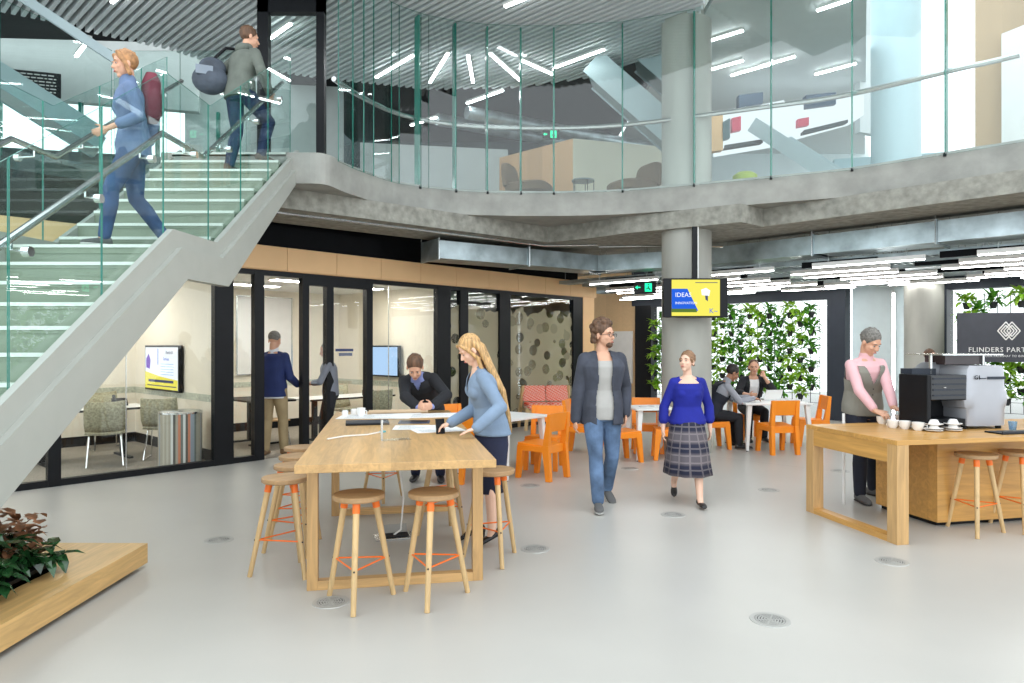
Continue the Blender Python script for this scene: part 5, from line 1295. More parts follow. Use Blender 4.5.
class Human:
    def __init__(s, label, loc, rz, H, pel, nk, wl, wr, al, ar, head=(0, 0, 0), fem=False, skin=None, syaw=0, hyaw=0,
                 elp=((.5, .6, -.3), (-.5, .6, -.3)), knp=((.1, -1, 0), (-.1, -1, 0)), fyaw=(.12, -.12), fpitch=(0, 0), neck=(0, 0, 1),
                 hdir=(None, None), thumb=((0, -1, 0), (0, -1, 0)), curl=(.5, .5), bulk=1.0, hips=None, world=False, group=None):
        s.H = H; s.fem = fem; s.k = H/1.75; s.bulk = bulk; s.hk = s.k*1.06*(.95 if fem else 1)
        s.root = thing('person', label, 'person', loc, rz, group)
        if world:
            inv = Minv(s.root); pel, nk, wl, wr, al, ar = [inv @ Vector(p) for p in (pel, nk, wl, wr, al, ar)]
        s.pel, s.nk = Vector(pel), Vector(nk); s.up = (s.nk-s.pel).normalized()
        def sidev(yaw):
            v = Vector((math.cos(yaw), math.sin(yaw), 0)); v = v-s.up*v.dot(s.up); return v.normalized()
        s.side = sidev(syaw); s.front = s.side.cross(s.up)
        s.hside = Vector((math.cos(hyaw), math.sin(hyaw), 0)); s.hfront = s.hside.cross(Vector((0, 0, 1)))
        sw, hw = (.080 if fem else .090)*H*bulk, .05*H
        s.sh = [s.nk - s.up*.037*H + s.side*sw*i for i in (1, -1)]
        s.hp = [s.pel + s.hside*hw*i for i in (1, -1)]
        s.el, s.wr, s.kn, s.an = [0, 0], [0, 0], [0, 0], [0, 0]
        for i, (w_, a_) in enumerate(((wl, al), (wr, ar))):
            s.el[i], s.wr[i] = ik(s.sh[i], w_, .172*H, .150*H, elp[i])
            s.kn[i], s.an[i] = ik(s.hp[i], a_, .242*H, .238*H, knp[i])
        s.fyaw, s.fpitch = fyaw, fpitch
        s.R = Matrix.Rotation(head[0], 3, 'Z') @ Matrix.Rotation(head[2], 3, 'Y') @ Matrix.Rotation(head[1], 3, 'X')
        nd = (s.up*.6+Vector(neck)*.4).normalized() + s.R @ Vector((0, -.12, 0))
        s.hc = s.nk + nd.normalized()*.168*s.k
        s.skin = skin or M['skin']
        s.hd = [Vector(hdir[i]).normalized() if hdir[i] else (s.wr[i]-s.el[i]).normalized() for i in (0, 1)]
        s.th = thumb; s.curl = curl
    def hl(s, p): return s.hc + s.R @ (Vector(p)*s.hk)
    def torso(s, mb, e=0.0, t0=-.2, t1=1.1, ext=None, flat=0):
        P = FEM if s.fem else MALE; L = (s.nk-s.pel).length; rings = []
        if ext: 
            for t, w_, d_ in ext: rings.append((s.pel+s.up*t*L, s.hside*(w_*s.H*s.bulk), s.hfront*(d_*s.H*s.bulk)))
        for t, w_, d_ in P:
            if t < t0 or t > t1: continue
            m = max(0, min(1, t)); sd = (s.hside*(1-m)+s.side*m).normalized(); fr = sd.cross(s.up)
            ee = e*(1 if t < .95 else .5)
            rings.append((s.pel+s.up*t*L + (fr*-.012 if .3 < t < .5 else Vector()), sd*(w_*s.H*s.bulk+ee), fr*(d_*s.H*s.bulk+ee)))
        mb.loft(rings, 28, 2.3)
        if s.fem and t1 > .8:
            for i in (1, -1): mb.ell(s.pel+s.up*.66*L+s.side*i*.042*s.H+s.front*.038*s.H, ((.034*s.H+e*.6),)*3)
    def arms(s, mb, e=0.0, to=1.0, e2=None):
        H = s.H; g = (.85 if s.fem else 1)*s.bulk; e2 = e if e2 is None else e2
        for i in (0, 1):
            q = s.nk.lerp(s.sh[i], .25); mb.cap(Vector((q.x, q.y, q.z))-s.up*.006*H, .024*H+e*.4, s.sh[i]-s.up*.002*H, .026*H*g+e*.6)
            mb.cap(s.sh[i], .0285*H*g+e*.75, s.el[i], .0225*H*g+e*.9)
            w_ = s.el[i].lerp(s.wr[i], to); mb.cap(s.el[i], .0235*H*g+e, w_, (.0235-(.0235-.0155)*to)*H*g+e2)
    def legs(s, mb, e=0.0, to=1.0, e2=None):
        H = s.H; e2 = e if e2 is None else e2
        for i in (0, 1):
            mb.cap(s.hp[i]+Vector((0, 0, .01)), .052*H+e, s.hp[i].lerp(s.kn[i], .5), .044*H+e); mb.cap(s.hp[i].lerp(s.kn[i], .5), .044*H+e, s.kn[i], .031*H+e)
            a_ = s.kn[i].lerp(s.an[i], to); c = s.kn[i].lerp(s.an[i], .3)
            f = (s.kn[i]-(s.hp[i]+s.an[i])/2); f = f.normalized()*.008 if f.length > .01 else Vector((0, -.008, 0))
            mb.cap(s.kn[i], .031*H+e, c-f, .032*H+e); mb.cap(c-f, .032*H+e, a_, .021*H+e2)
    def hand(s, mb, i):
        k = s.k*(.88 if s.fem else 1); d = s.hd[i]; t = Vector(s.th[i]); t = (t-d*t.dot(d)).normalized()
        n = d.cross(t)*(1 if i == 0 else -1); w_ = s.wr[i]
        R = Matrix((t, n, d)).transposed()
        mb.ell(w_+d*.048*k, (.040*k, .016*k, .052*k), R=R); mb.cap(w_-d*.02*k, .024*k, w_+d*.03*k, .022*k)
        c = s.curl[i]
        for j, (o, L) in enumerate(((.030, .072), (.010, .080), (-.010, .074), (-.030, .058))):
            a = w_+d*(.082-.004*abs(j-1))*k+t*o*k; dd = (d+t*o*1.6).normalized()
            c1, c2 = c*.7, c*1.7
            p1 = a+(dd*math.cos(c1)+n*math.sin(c1))*L*.5*k; p2 = p1+(dd*math.cos(c2)+n*math.sin(c2))*L*.5*k
            mb.cap(a-dd*.015*k, .0088*k, p1, .0080*k, 8); mb.cap(p1, .0080*k, p2, .0065*k, 8)
        a = w_+d*.025*k+t*.022*k; p1 = a+(d*.6+t*.75+n*.2).normalized()*.042*k; p2 = p1+(d*.9+t*.3+n*.3*c).normalized()*.032*k
        mb.cap(a, .012*k, p1, .0095*k, 8); mb.cap(p1, .0095*k, p2, .0075*k, 8)
    def headshape(s, mb):
        k = s.hk; R = s.R; h = s.hl
        mb.ell(h((0, .014, .035)), (.074*k, .092*k, .084*k), R=R, n=24, m=16)
        mb.ell(h((0, -.022, -.03)), (.060*k, .066*k, .072*k), R=R, n=20, m=14)
        mb.ell(h((0, -.055, -.088)), (.026*k, .026*k, .024*k), R=R)
        mb.cap(h((0, -.080, .012)), .008*k, h((0, -.103, -.022)), .0115*k); mb.ell(h((0, -.094, -.026)), (.017*k, .012*k, .009*k), R=R)
        mb.cap(h((-.035, -.070, .028)), .012*k, h((.035, -.070, .028)), .012*k)
        for i in (-1, 1):
            mb.ell(h((i*.035, -.062, -.022)), (.022*k, .02*k, .02*k), R=R)
            mb.ell(h((i*.077, .008, -.008)), (.009*k, .018*k, .031*k), R=R)
        mb.ell(h((0, -.084, -.056)), (.022*k, .012*k, .012*k), R=R)
        mb.cap(s.nk-s.up*.03*s.H, .036*s.H*(.85 if s.fem else 1), h((0, .018, -.06)), .030*s.H*(.85 if s.fem else 1))
    def body(s, vox=.0065, feet=False):
        mb = MB(); s.torso(mb, 0, t1=1.1); s.arms(mb, -.001); s.legs(mb, -.002); s.headshape(mb)
        for i in (0, 1): s.hand(mb, i)
        for i in (0, 1):
            f, u, o = s.footframe(i); mb.cap(s.an[i], .021*s.H, o+f*.03+u*.045, .028); mb.cap(o-f*.02+u*.03, .024, o+f*.12+u*.025, .02)
        b = remesh(mb, 'body', s.skin, s.root, vox, 2)
        k = s.hk; R = s.R
        for i in (-1, 1):
            e = MB().ell(s.hl((i*.030, -.0755, .006)), (.0115*k, .006*k, .0055*k), R=R).build('eye', M['eye_white'], s.root, smooth='full')
            MB().ell(s.hl((i*.030, -.0795, .006)), (.0062*k, .004*k, .0056*k), R=R).build('iris', M['iris'], e, smooth='full')
        MB().ell(s.hl((0, -.0935, -.056)), (.021*k, .005*k, .0065*k), R=R).build('lips', M['lips_f'] if s.fem else M['lips'], s.root, smooth='full')
        return b
    def brows(s, m):
        for i in (-1, 1): MB().tube([s.hl((i*.014, -.0845, .026)), s.hl((i*.030, -.0850, .032)), s.hl((i*.046, -.074, .027))], [.003, .004, .002], 6).build('eyebrow', m, s.root)
    def footframe(s, i):
        y = s.fyaw[i]; f = Vector((math.sin(y), -math.cos(y), 0)); p = s.fpitch[i]
        f2 = f*math.cos(p)-Vector((0, 0, 1))*math.sin(p); u = f*math.sin(p)+Vector((0, 0, 1))*math.cos(p)
        return f2, u, s.an[i]-u*.047*s.H
    def shoes(s, m, sole=None, high=True, heel=0):
        for i in (0, 1):
            f, u, o = s.footframe(i); sd = f.cross(u); k = s.k*(.88 if s.fem else 1)
            prof = [(-.068, .022, .024), (-.058, .033, .036), (-.02, .036, .040 if high else .03), (.04, .036, .036 if high else .022), (.10, .043, .028), (.15, .042, .023), (.185, .032, .018), (.2, .012, .010)]
            rings = []
            for a, w_, h_ in prof:
                lift = 0
                if heel: lift = heel*max(0, min(1, (.09-a)/.13))
                rings.append((o+f*a*k+u*(h_*k+.010+lift), sd*w_*k, u*h_*k))
            sh = MB().loft(rings, 24, 2.6).build('shoe', m, s.root, smooth=True)
            if sole:
                MB().loft([(o+f*a*k+u*(.010+(heel*max(0, min(1, (.09-a)/.13)) if heel else 0)), sd*w_*1.04*k, u*.010) for a, w_, h_ in prof], 20, 4).build('sole', sole, sh, smooth=True)
            if heel: MB().tube([o-f*.05*k, o-f*.045*k+u*(heel+.01)], [.006, .016], 10).build('heel', m, sh)
    def top(s, name, m, e=.014, t0=-.06, to=.98, ext=None, cut=None, vox=.0075, sm=4, solid=0, label=None, cuff=None, sleeves=True, t1=.98, collar=False):
        mb = MB(); s.torso(mb, e, t0=t0, t1=t1, ext=ext)
        if sleeves: s.arms(mb, e*.8, to, cuff if cuff is not None else e*.9)
        if collar: mb.cap(s.nk-s.up*.02*s.H, .040*s.H+e*.5, s.nk+s.up*.018*s.H, .034*s.H+e*.5)
        c = None
        if cut:
            L = (s.nk-s.pel).length
            def c(p):
                q = p-s.pel; return cut(q.dot(s.side)/s.H, q.dot(s.up)/L, q.dot(s.front)/s.H)
        return remesh(mb, name, m, s.root, vox, sm, c, solid, label)
    def trousers(s, m, e=.014, to=.97, e2=.02, t1=.22, name='trousers'):
        mb = MB(); s.legs(mb, e, to, e2)
        L = (s.nk-s.pel).length
        mb.loft([(s.pel+s.up*t*L if t > 0 else s.pel+Vector((0, 0, t*L)), s.hside*(w_*s.H*s.bulk+e), s.hfront*(d_*s.H*s.bulk+e)) for t, w_, d_ in ((-.16, .06, .05), (-.06, .092, .064), (.04, .094, .067), (.12, .086, .062))], 28, 2.3)
        return remesh(mb, name, m, s.root, .0075, 3)
    def hair(s, m, style='short', r0=1):
        k = s.hk; R = s.R; h = s.hl; mb = MB(); r = random.Random(int(r0))
        c0, rad = (0, .024, .046), (.083, .096, .092)
        if style == 'cropped': rad = (.079, .090, .084); c0 = (0, .022, .044)
        mb.ell(h(c0), tuple(q*k for q in rad), R=R, n=24, m=16)
        n_ = {'short': 60, 'cropped': 0, 'bushy': 90, 'updo': 50, 'long': 40}[style]
        big = {'short': .009, 'bushy': .024, 'updo': .010, 'long': .012, 'cropped': .01}[style]
        for _ in range(n_):
            a, el = r.uniform(0, 2*PI), r.uniform(-.2, 1.5)
            x, y, z = math.cos(a)*math.cos(el), math.sin(a)*math.cos(el), math.sin(el)
            if y < -.25 and z < .55: continue
            f_ = 1 if style == 'bushy' else .95; p = (c0[0]+x*rad[0]*f_, c0[1]+y*rad[1]*f_, c0[2]+z*rad[2]*f_); q = h(p)
            mb.ell(q, (big*k*r.uniform(.7, 1.4),)*3, n=8, m=6)
        if style == 'bushy':
            for _ in range(40):
                a = r.uniform(-.3, PI+.3); mb.ell(h((math.cos(a)*.085, .03+math.sin(a)*.07, r.uniform(-.06, .05))), (.024*k,)*3, n=8, m=6)
        if style == 'updo':
            mb.ell(h((0, .10, .07)), (.045*k, .04*k, .045*k), R=R)
            mb.cap(h((-.07, -.03, .03)), .014*k, h((-.07, .03, -.03)), .014*k); mb.cap(h((.07, -.03, .03)), .014*k, h((.07, .03, -.03)), .014*k)
        if style == 'long':
            for i in (-1, 1):
                mb.cap(h((i*.05, -.05, .09)), .022*k, h((i*.082, -.02, .0)), .018*k); mb.cap(h((i*.082, -.02, .0)), .018*k, h((i*.085, 0, -.09)), .02*k)
        return remesh(mb, 'hair', m, s.root, .006, 2)

M['eye_white'] = mat('eye_white', (.55, .50, .47), .2, var=.01); M['iris'] = mat('iris', (.05, .035, .03), .15)
M['lips'] = mat('lips', s2l(180, 110, 100), .5); M['lips_f'] = mat('lips_rose', s2l(190, 85, 85), .4)
hair_brown = mat('hair_brown', s2l(98, 70, 50), .6, var=.35, nscale=40, scale=(1, 1, .15), bump=.3, bscale=80)
hair_dark = mat('hair_dark', s2l(36, 28, 26), .55, var=.3, nscale=40)
hair_grey = mat('hair_grey', s2l(118, 114, 108), .6, var=.35, nscale=50)
hair_light = mat('hair_light_brown', s2l(138, 104, 76), .6, var=.3, nscale=40)
hair_blonde = mat('hair_blonde', s2l(200, 158, 104), .45, var=.35, nscale=14, scale=(6, 6, .25), bump=.4, bscale=20)
hair_ginger = mat('hair_ginger', s2l(176, 128, 84), .55, var=.3, nscale=30)
jeans = mat('jeans', s2l(92, 116, 148), .9, var=.4, nscale=5, bump=.1, bscale=300)
dark_jeans = mat('dark_jeans', s2l(38, 52, 84), .85, var=.2, nscale=8)
black_cloth = mat('black_cloth', s2l(30, 31, 36), .85, var=.15)
navy = mat('navy_cloth', s2l(28, 34, 62), .8, var=.12)
shoe_dark = mat('shoe_dark', s2l(38, 36, 36), .4); shoe_grey = mat('shoe_grey', s2l(92, 92, 92), .7); sole_w = mat('sole_white', s2l(190, 190, 186), .6); heel_black = mat('patent_black', (.01, .01, .012), .15)
def bands(name, base, hi, dark, scale=9):
    m, nt, b = new_mat(name); tc = N(nt, 'ShaderNodeTexCoord'); sp = N(nt, 'ShaderNodeSeparateXYZ'); nt.links.new(tc.outputs['Object'], sp.inputs[0])
    w1 = N(nt, 'ShaderNodeMath', operation='SINE'); mu = N(nt, 'ShaderNodeMath', operation='MULTIPLY'); mu.inputs[1].default_value = 30; nt.links.new(sp.outputs[2], mu.inputs[0]); nt.links.new(mu.outputs[0], w1.inputs[0])
    at = N(nt, 'ShaderNodeMath', operation='ARCTAN2'); nt.links.new(sp.outputs[1], at.inputs[0]); nt.links.new(sp.outputs[0], at.inputs[1])
    m2 = N(nt, 'ShaderNodeMath', operation='MULTIPLY'); m2.inputs[1].default_value = 14; nt.links.new(at.outputs[0], m2.inputs[0]); w2 = N(nt, 'ShaderNodeMath', operation='SINE'); nt.links.new(m2.outputs[0], w2.inputs[0])
    r1 = N(nt, 'ShaderNodeValToRGB'); e = r1.color_ramp.elements; e[0].position = .25; e[0].color = rgb(dark); e[1].position = .6; e[1].color = rgb(base)
    a1 = N(nt, 'ShaderNodeMath', operation='MULTIPLY_ADD'); a1.inputs[1].default_value = .5; a1.inputs[2].default_value = .5; nt.links.new(w1.outputs[0], a1.inputs[0]); nt.links.new(a1.outputs[0], r1.inputs[0])
    g2 = N(nt, 'ShaderNodeMath', operation='GREATER_THAN'); g2.inputs[1].default_value = .86; nt.links.new(w2.outputs[0], g2.inputs[0])
    w3 = N(nt, 'ShaderNodeMath', operation='SINE'); m3 = N(nt, 'ShaderNodeMath', operation='MULTIPLY'); m3.inputs[1].default_value = 90; nt.links.new(sp.outputs[2], m3.inputs[0]); nt.links.new(m3.outputs[0], w3.inputs[0])
    g3 = N(nt, 'ShaderNodeMath', operation='GREATER_THAN'); g3.inputs[1].default_value = .8; nt.links.new(w3.outputs[0], g3.inputs[0])
    mxx = N(nt, 'ShaderNodeMath', operation='MAXIMUM'); nt.links.new(g2.outputs[0], mxx.inputs[0]); nt.links.new(g3.outputs[0], mxx.inputs[1])
    sc_m = N(nt, 'ShaderNodeMath', operation='MULTIPLY'); sc_m.inputs[1].default_value = .32; nt.links.new(mxx.outputs[0], sc_m.inputs[0])
    mx = N(nt, 'ShaderNodeMix', data_type='RGBA'); mx.inputs['B'].default_value = rgb(hi); nt.links.new(sc_m.outputs[0], mx.inputs['Factor']); nt.links.new(r1.outputs[0], mx.inputs['A']); nt.links.new(mx.outputs['Result'], b.inputs['Base Color']); b.inputs['Roughness'].default_value = .9
    return m
def skirt(hm, m, rings, folds=0, n=64):
    """rings: (z, half width, half depth, centre y)"""
    vs = []; fs = []
    for j, (z, w_, d_, cx0, cy0) in enumerate(rings):
        for k in range(n):
            t = 2*PI*k/n; f = 1+folds*(j/(len(rings)-1))*math.sin(9*t+.6*math.sin(3*t))
            vs.append((cx0+w_*f*math.cos(t), cy0+d_*f*math.sin(t), z))
    for j in range(len(rings)-1):
        for k in range(n): k2 = (k+1) % n; fs.append((j*n+k, j*n+k2, (j+1)*n+k2, (j+1)*n+k))
    o = MB().add(vs, fs).build('skirt', m, hm.root, smooth='full'); q = o.modifiers.new('s', 'SOLIDIFY'); q.thickness = .004; return o

# 1 walking man
h = Human('person in open charcoal jacket, grey tee and blue jeans walking toward the viewer', (.90, 6.85, 0), .04, 1.86, (0, 0, .945), (0, -.03, 1.53), (.25, .06, .92), (-.275, -.03, .82), (.10, .26, .125), (-.07, -.20, .088),
          head=(.75, .05, 0), elp=((.4, 1, 0), (-.5, 1, 0)), fyaw=(.2, -.1), fpitch=(.35, -.05), curl=(.6, .7), syaw=.05)
h.body(); tee = mat('grey_tee', s2l(176, 174, 170), .9, var=.05)
h.top('tee_shirt', tee, e=.020, to=.1, sleeves=False, t0=-.06, ext=[(-.13, .100, .074)], t1=.95)
jk = mat('charcoal_quilted', s2l(62, 66, 78), .75, var=.2, nscale=8, bump=.5, bscale=14)
h.top('jacket', jk, e=.034, t0=-.06, to=.99, ext=[(-.20, .112, .088), (-.12, .112, .086)], cut=lambda x, t, f: f > .0 and abs(x) < (.046-.012*t+.004*math.sin(t*9)) or t > 1.03, solid=.008, collar=True, cuff=.018)
h.trousers(jeans, e=.012, e2=.022); h.shoes(shoe_grey, sole_w); h.hair(hair_brown, 'bushy', 1); h.brows(hair_brown)
mb = MB(); mb.ell(h.hl((0, -.060, -.078)), (.040, .036, .036), R=h.R); mb.cap(h.hl((-.022, -.088, -.046)), .004, h.hl((.022, -.088, -.046)), .004); remesh(mb, 'beard', hair_brown, h.root, .005, 1)
gl_ = MB()
for i in (-1, 1): gl_.tube([h.hl((i*.033+.022*math.cos(a), -.098, .004+.016*math.sin(a))) for a in [k*PI/6 for k in range(13)]], .002, 5)
gl_.tube([h.hl((-.011, -.099, .006)), h.hl((.011, -.099, .006))], .002, 5)
for i in (-1, 1): gl_.tube([h.hl((i*.055, -.096, .008)), h.hl((i*.078, .0, .006))], .002, 5)
gl_.build('glasses', M['black'], h.root)

# 2 walking woman
h = Human('person in royal blue sweater and long plaid skirt walking beside the man in jeans', (1.80, 7.02, 0), -.02, 1.58, (0, 0, .80), (0, -.02, 1.285), (.24, .02, .74), (-.25, -.02, .74), (.07, -.24, .078), (-.07, .30, .14),
          head=(-.7, -.15, 0), fem=True, skin=M['skin_pale'], elp=((.8, .6, .1), (-.8, .6, .1)), fyaw=(.05, -.2), fpitch=(0, .5), bulk=1.08)
h.body(); blue = mat('royal_blue_knit', s2l(24, 34, 140), .85, var=.12, bump=.15, bscale=200)
h.top('sweater', blue, e=.020, to=.55, t0=-.06, ext=[(.02, .108, .082)], t1=.92, cuff=.024, cut=lambda x, t, f: t > .955 and abs(x) < .055)
plaid = bands('plaid_wool', s2l(92, 86, 92), s2l(160, 150, 150), s2l(34, 36, 56))
skirt(h, plaid, [(.93, .145, .115, 0, 0), (.85, .165, .135, 0, 0), (.72, .188, .165, 0, -.01), (.55, .208, .215, 0, -.025), (.40, .228, .235, 0, -.02), (.30, .240, .27, 0, -.03)], .04)
h.shoes(shoe_dark, None, high=False); h.hair(hair_light, 'updo', 2); h.brows(hair_light)

# 3 blonde woman
W3 = (-.20, 5.55, 0)
h = Human('person with long blonde hair in pale blue blazer leaning over the long oak table', W3, -1.35, 1.68, (-.17, 5.56, .935), (-.27, 5.50, 1.42), (-.27, 5.17, .975), (-.49, 5.47, .985), (-.16, 5.46, .13), (-.30, 5.62, .13), world=True,
          head=(.15, .62, 0), fem=True, skin=M['skin_pale'], elp=((.5, 1.0, -.5), (-.5, 1, -.5)), fyaw=(.0, -.1), fpitch=(.45, .45), neck=(-.0, -.5, 1), hdir=((-.1, -1, -.25), (0, -1, -.3)), thumb=((-1, 0, 0), (1, 0, 0)), curl=(.25, .6))
h.body(); blz = mat('pale_blue_wool', s2l(124, 144, 168), .85, var=.08, bump=.1, bscale=200)
h.top('camisole', navy, e=.006, sleeves=False, t0=-.1, t1=.80)
h.top('blazer', blz, e=.018, t0=-.01, to=.97, ext=[(-.10, .115, .088), (-.02, .110, .084)], cut=lambda x, t, f: f > .01 and abs(x) < max(0, (t-.52))*.09, solid=.006)
MB().obox(h.pel+h.up*.34+h.front*.085*1.0+h.side*.02, h.side*.018+h.up*.06, h.front*.003, h.up*.05+h.side*.01).build('lapel', blz, h.root)
inv = Minv(h.root); 
skirt(h, navy, [(1.00, .125, .105, h.pel.x, h.pel.y), (.93, .165, .13, h.pel.x, h.pel.y), (.80, .172, .14, h.pel.x, h.pel.y), (.60, .155, .135, h.pel.x*.6, h.pel.y*.6), (.42, .140, .12, h.pel.x*.4, h.pel.y*.4)], 0)
h.shoes(heel_black, None, high=False, heel=.0)
for i in (0, 1):
    f, u, o = h.footframe(i); MB().tube([o-f*.045+u*.01, Vector((o.x, o.y, 0))-Vector((f.x, f.y, 0))*.035], [.012, .005], 10).build('heel', heel_black, h.root)
mb = MB(); hl = h.hl; k = h.hk
mb.ell(hl((0, .026, .046)), (.084*k, .096*k, .092*k), R=h.R, n=24, m=16)
B3 = lambda s_, u_, f_: h.nk + h.side*s_ + h.up*u_ + h.front*f_
for i in range(11):
    a = math.radians(-75+15*i); sx_ = math.sin(a)*.085; yb = .03+math.cos(a)*.085
    p0 = hl((sx_*.8, yb*.6, .07)); p1 = hl((sx_*1.05, yb*.95, -.03)); p2 = B3(sx_*1.1, .0, -.055-.05*math.cos(a)); p3 = B3(sx_*1.0, -.22, -.125-.03*math.cos(a)); p4 = B3(sx_*.7, -.42, -.15); p5 = B3(sx_*.4, -.57, -.15)
    mb.cap(p0, .020, p1, .020, 8); mb.cap(p1, .020, p2, .022, 8); mb.cap(p2, .022, p3, .024, 8); mb.cap(p3, .024, p4, .020, 8); mb.cap(p4, .020, p5, .010, 8)
for i in (1, -1): mb.cap(hl((i*.045, -.060, .085)), .014, hl((i*.078, -.035, .02)), .015, 8); mb.cap(hl((i*.078, -.035, .02)), .015, hl((i*.082, -.005, -.08)), .018, 8); mb.cap(hl((i*.082, -.005, -.08)), .018, B3(i*.08, -.06, -.02), .018, 8)
remesh(mb, 'hair', hair_blonde, h.root, .006, 2); h.brows(hair_ginger)
p = h.root.matrix_basis @ (h.wr[1]+h.hd[1]*.10)
t = thing('phone', 'dark phone held in the blonde woman\'s far hand', 'phone', (-.575, 5.47, .955), .3); MB().obox((0, 0, .0), (.035, .01, 0), (-.002, .008, .0), (0, .02, .06)).build('case', M['black'], t)

# 4 man leaning at the far end
h = Human('person in black sweater bent over papers at the far end of the long table', (-1.02, 7.95, 0), .05, 1.80, (-.98, 7.98, .86), (-1.04, 7.50, 1.27), (-.83, 7.13, .975), (-.98, 7.10, .965), (-.85, 8.1, .085), (-1.15, 8.15, .085), world=True,
          head=(.05, .75, 0), elp=((1, .1, -.2), (-1, .1, -.2)), neck=(0, -.9, .8), hdir=((-.5, -.8, 0), (.6, -.7, .1)), thumb=((0, 0, 1), (0, 0, 1)), curl=(1.1, 1.2))
h.body(); h.top('shirt_cuffs', mat('blue_shirt', s2l(130, 140, 190), .8), e=.004, to=1.0, t0=.2, t1=1.03, collar=True, cuff=.010)
h.top('sweater', black_cloth, e=.026, to=.90, t0=-.1, t1=.97, cut=lambda x, t, f: f > .01 and f < .075 and abs(x) < (t-.86)*.22 and .86 < t < 1.05)
h.trousers(navy); h.shoes(shoe_dark); h.hair(hair_brown, 'short', 4); h.brows(hair_brown)

# 5 man in navy blazer at the meeting room door
h = Human('person in navy blazer and khaki trousers standing in the open glass doorway, back turned', (-3.50, 10.02, 0), PI-.05, 1.82, (0, 0, .95), (0, -.02, 1.51), (.24, -.05, .90), (-.27, -.25, 1.02), (.11, .04, .086), (-.12, -.10, .086), head=(-.1, .25, 0), elp=((.4, 1, -.2), (-.15, 1, -.4)), hdir=(None, (-.2, -1, .1)))
h.body(); h.top('shirt', mat('white_shirt', s2l(220, 222, 228), .8), e=.012, to=1.0, ext=[(-.20, .100, .076)], t0=-.1, collar=True)
h.top('blazer', mat('navy_blazer', s2l(26, 42, 92), .8, var=.1), e=.026, to=.95, t0=-.08, ext=[(-.16, .108, .084)], cut=lambda x, t, f: f > .02 and abs(x) < .02+max(0, t-.5)*.06)
h.trousers(mat('khaki', s2l(168, 148, 112), .85, var=.1), e=.016, e2=.026); h.shoes(mat('tan_shoe', s2l(120, 92, 64), .5)); h.hair(hair_grey, 'cropped', 5)

# 6 person just behind the glass beside him
h = Human('person in grey top and black trousers reaching out behind the glass beside the navy blazer', (-2.80, 10.55, 0), -1.3, 1.66, (0, 0, .86), (0, -.04, 1.37), (.1, -.38, 1.02), (-.18, -.30, 1.02), (.08, .05, .08), (-.08, -.12, .08), head=(0, .3, 0))
h.body(.008); h.top('shirt', mat('mid_grey_shirt', s2l(120, 124, 134), .8), e=.016, to=.4); h.trousers(black_cloth); h.shoes(shoe_dark); h.hair(hair_grey, 'cropped', 6)

# 7 barista
h = Human('person with grey hair in pink shirt and grey waistcoat handling cups behind the counter', (3.66, 7.12, 0), .12, 1.80, (3.66, 7.14, .93), (3.655, 7.05, 1.475), (3.735, 6.66, .965), (3.555, 6.68, .965), (3.86, 7.30, .085), (3.575, 7.02, .085), world=True,
          head=(.25, .55, 0), elp=((.9, .5, -.4), (-.9, .5, -.4)), fyaw=(.3, -.15), neck=(0, -.5, 1), hdir=((.15, -1, -.2), (.3, -1, -.2)), thumb=((-1, 0, .3), (1, 0, .3)), curl=(.7, .6))
h.body(); pink = mat('pink_shirt', s2l(232, 184, 188), .85, var=.04)
h.top('shirt', pink, e=.014, to=.85, t0=-.1, t1=1.0, collar=True, cuff=.012)
vest = mat('grey_waistcoat', s2l(140, 138, 128), .9, var=.1, bump=.2, bscale=150)
h.top('waistcoat', vest, e=.032, sleeves=False, t0=-.1, t1=.95, cut=lambda x, t, f: (f > .02 and t > .55 and abs(x) < (t-.55)*.14) or (t > .6 and abs(x) > .079) , solid=.004)
L_ = (h.nk-h.pel).length
for i in range(4): MB().ell(h.pel+h.up*L_*(.14+.11*i)+h.front*(.068*h.H+.030)+h.side*.0, (.007, .004, .007)).build('button', shoe_dark, h.root)
h.trousers(mat('dark_trousers', s2l(30, 34, 48), .85)); h.shoes(shoe_grey, shoe_dark); h.hair(hair_grey, 'short', 7); h.brows(hair_grey)

# 8 seated man in vest
h = Human('seated person in dark vest and grey sleeves writing at the white table', (3.12, 10.72, 0), PI/2, 1.72, (3.10, 10.72, .53), (3.36, 10.70, 1.04), (3.76, 10.86, .79), (3.74, 10.58, .79), (3.55, 10.88, .085), (3.52, 10.56, .085), world=True,
          head=(.1, .5, 0), skin=M['skin_brown'], elp=((.5, .3, -1), (-.5, .3, -1)), knp=((0, -.6, 1), (0, -.6, 1)), neck=(0, -.6, 1), hdir=((-.2, -1, -.1), (.2, -1, -.1)), thumb=((-1, 0, .3), (1, 0, .3)))
h.body(.008); h.top('shirt', mat('grey_knit', s2l(150, 152, 160), .85), e=.014, t0=-.1, collar=True)
h.top('vest', mat('dark_vest', s2l(30, 34, 46), .8), e=.032, sleeves=False, t0=-.1, t1=.96, cut=lambda x, t, f: (t > .62 and abs(x) > .079))
h.trousers(black_cloth); h.shoes(shoe_dark); h.hair(hair_dark, 'short', 8)

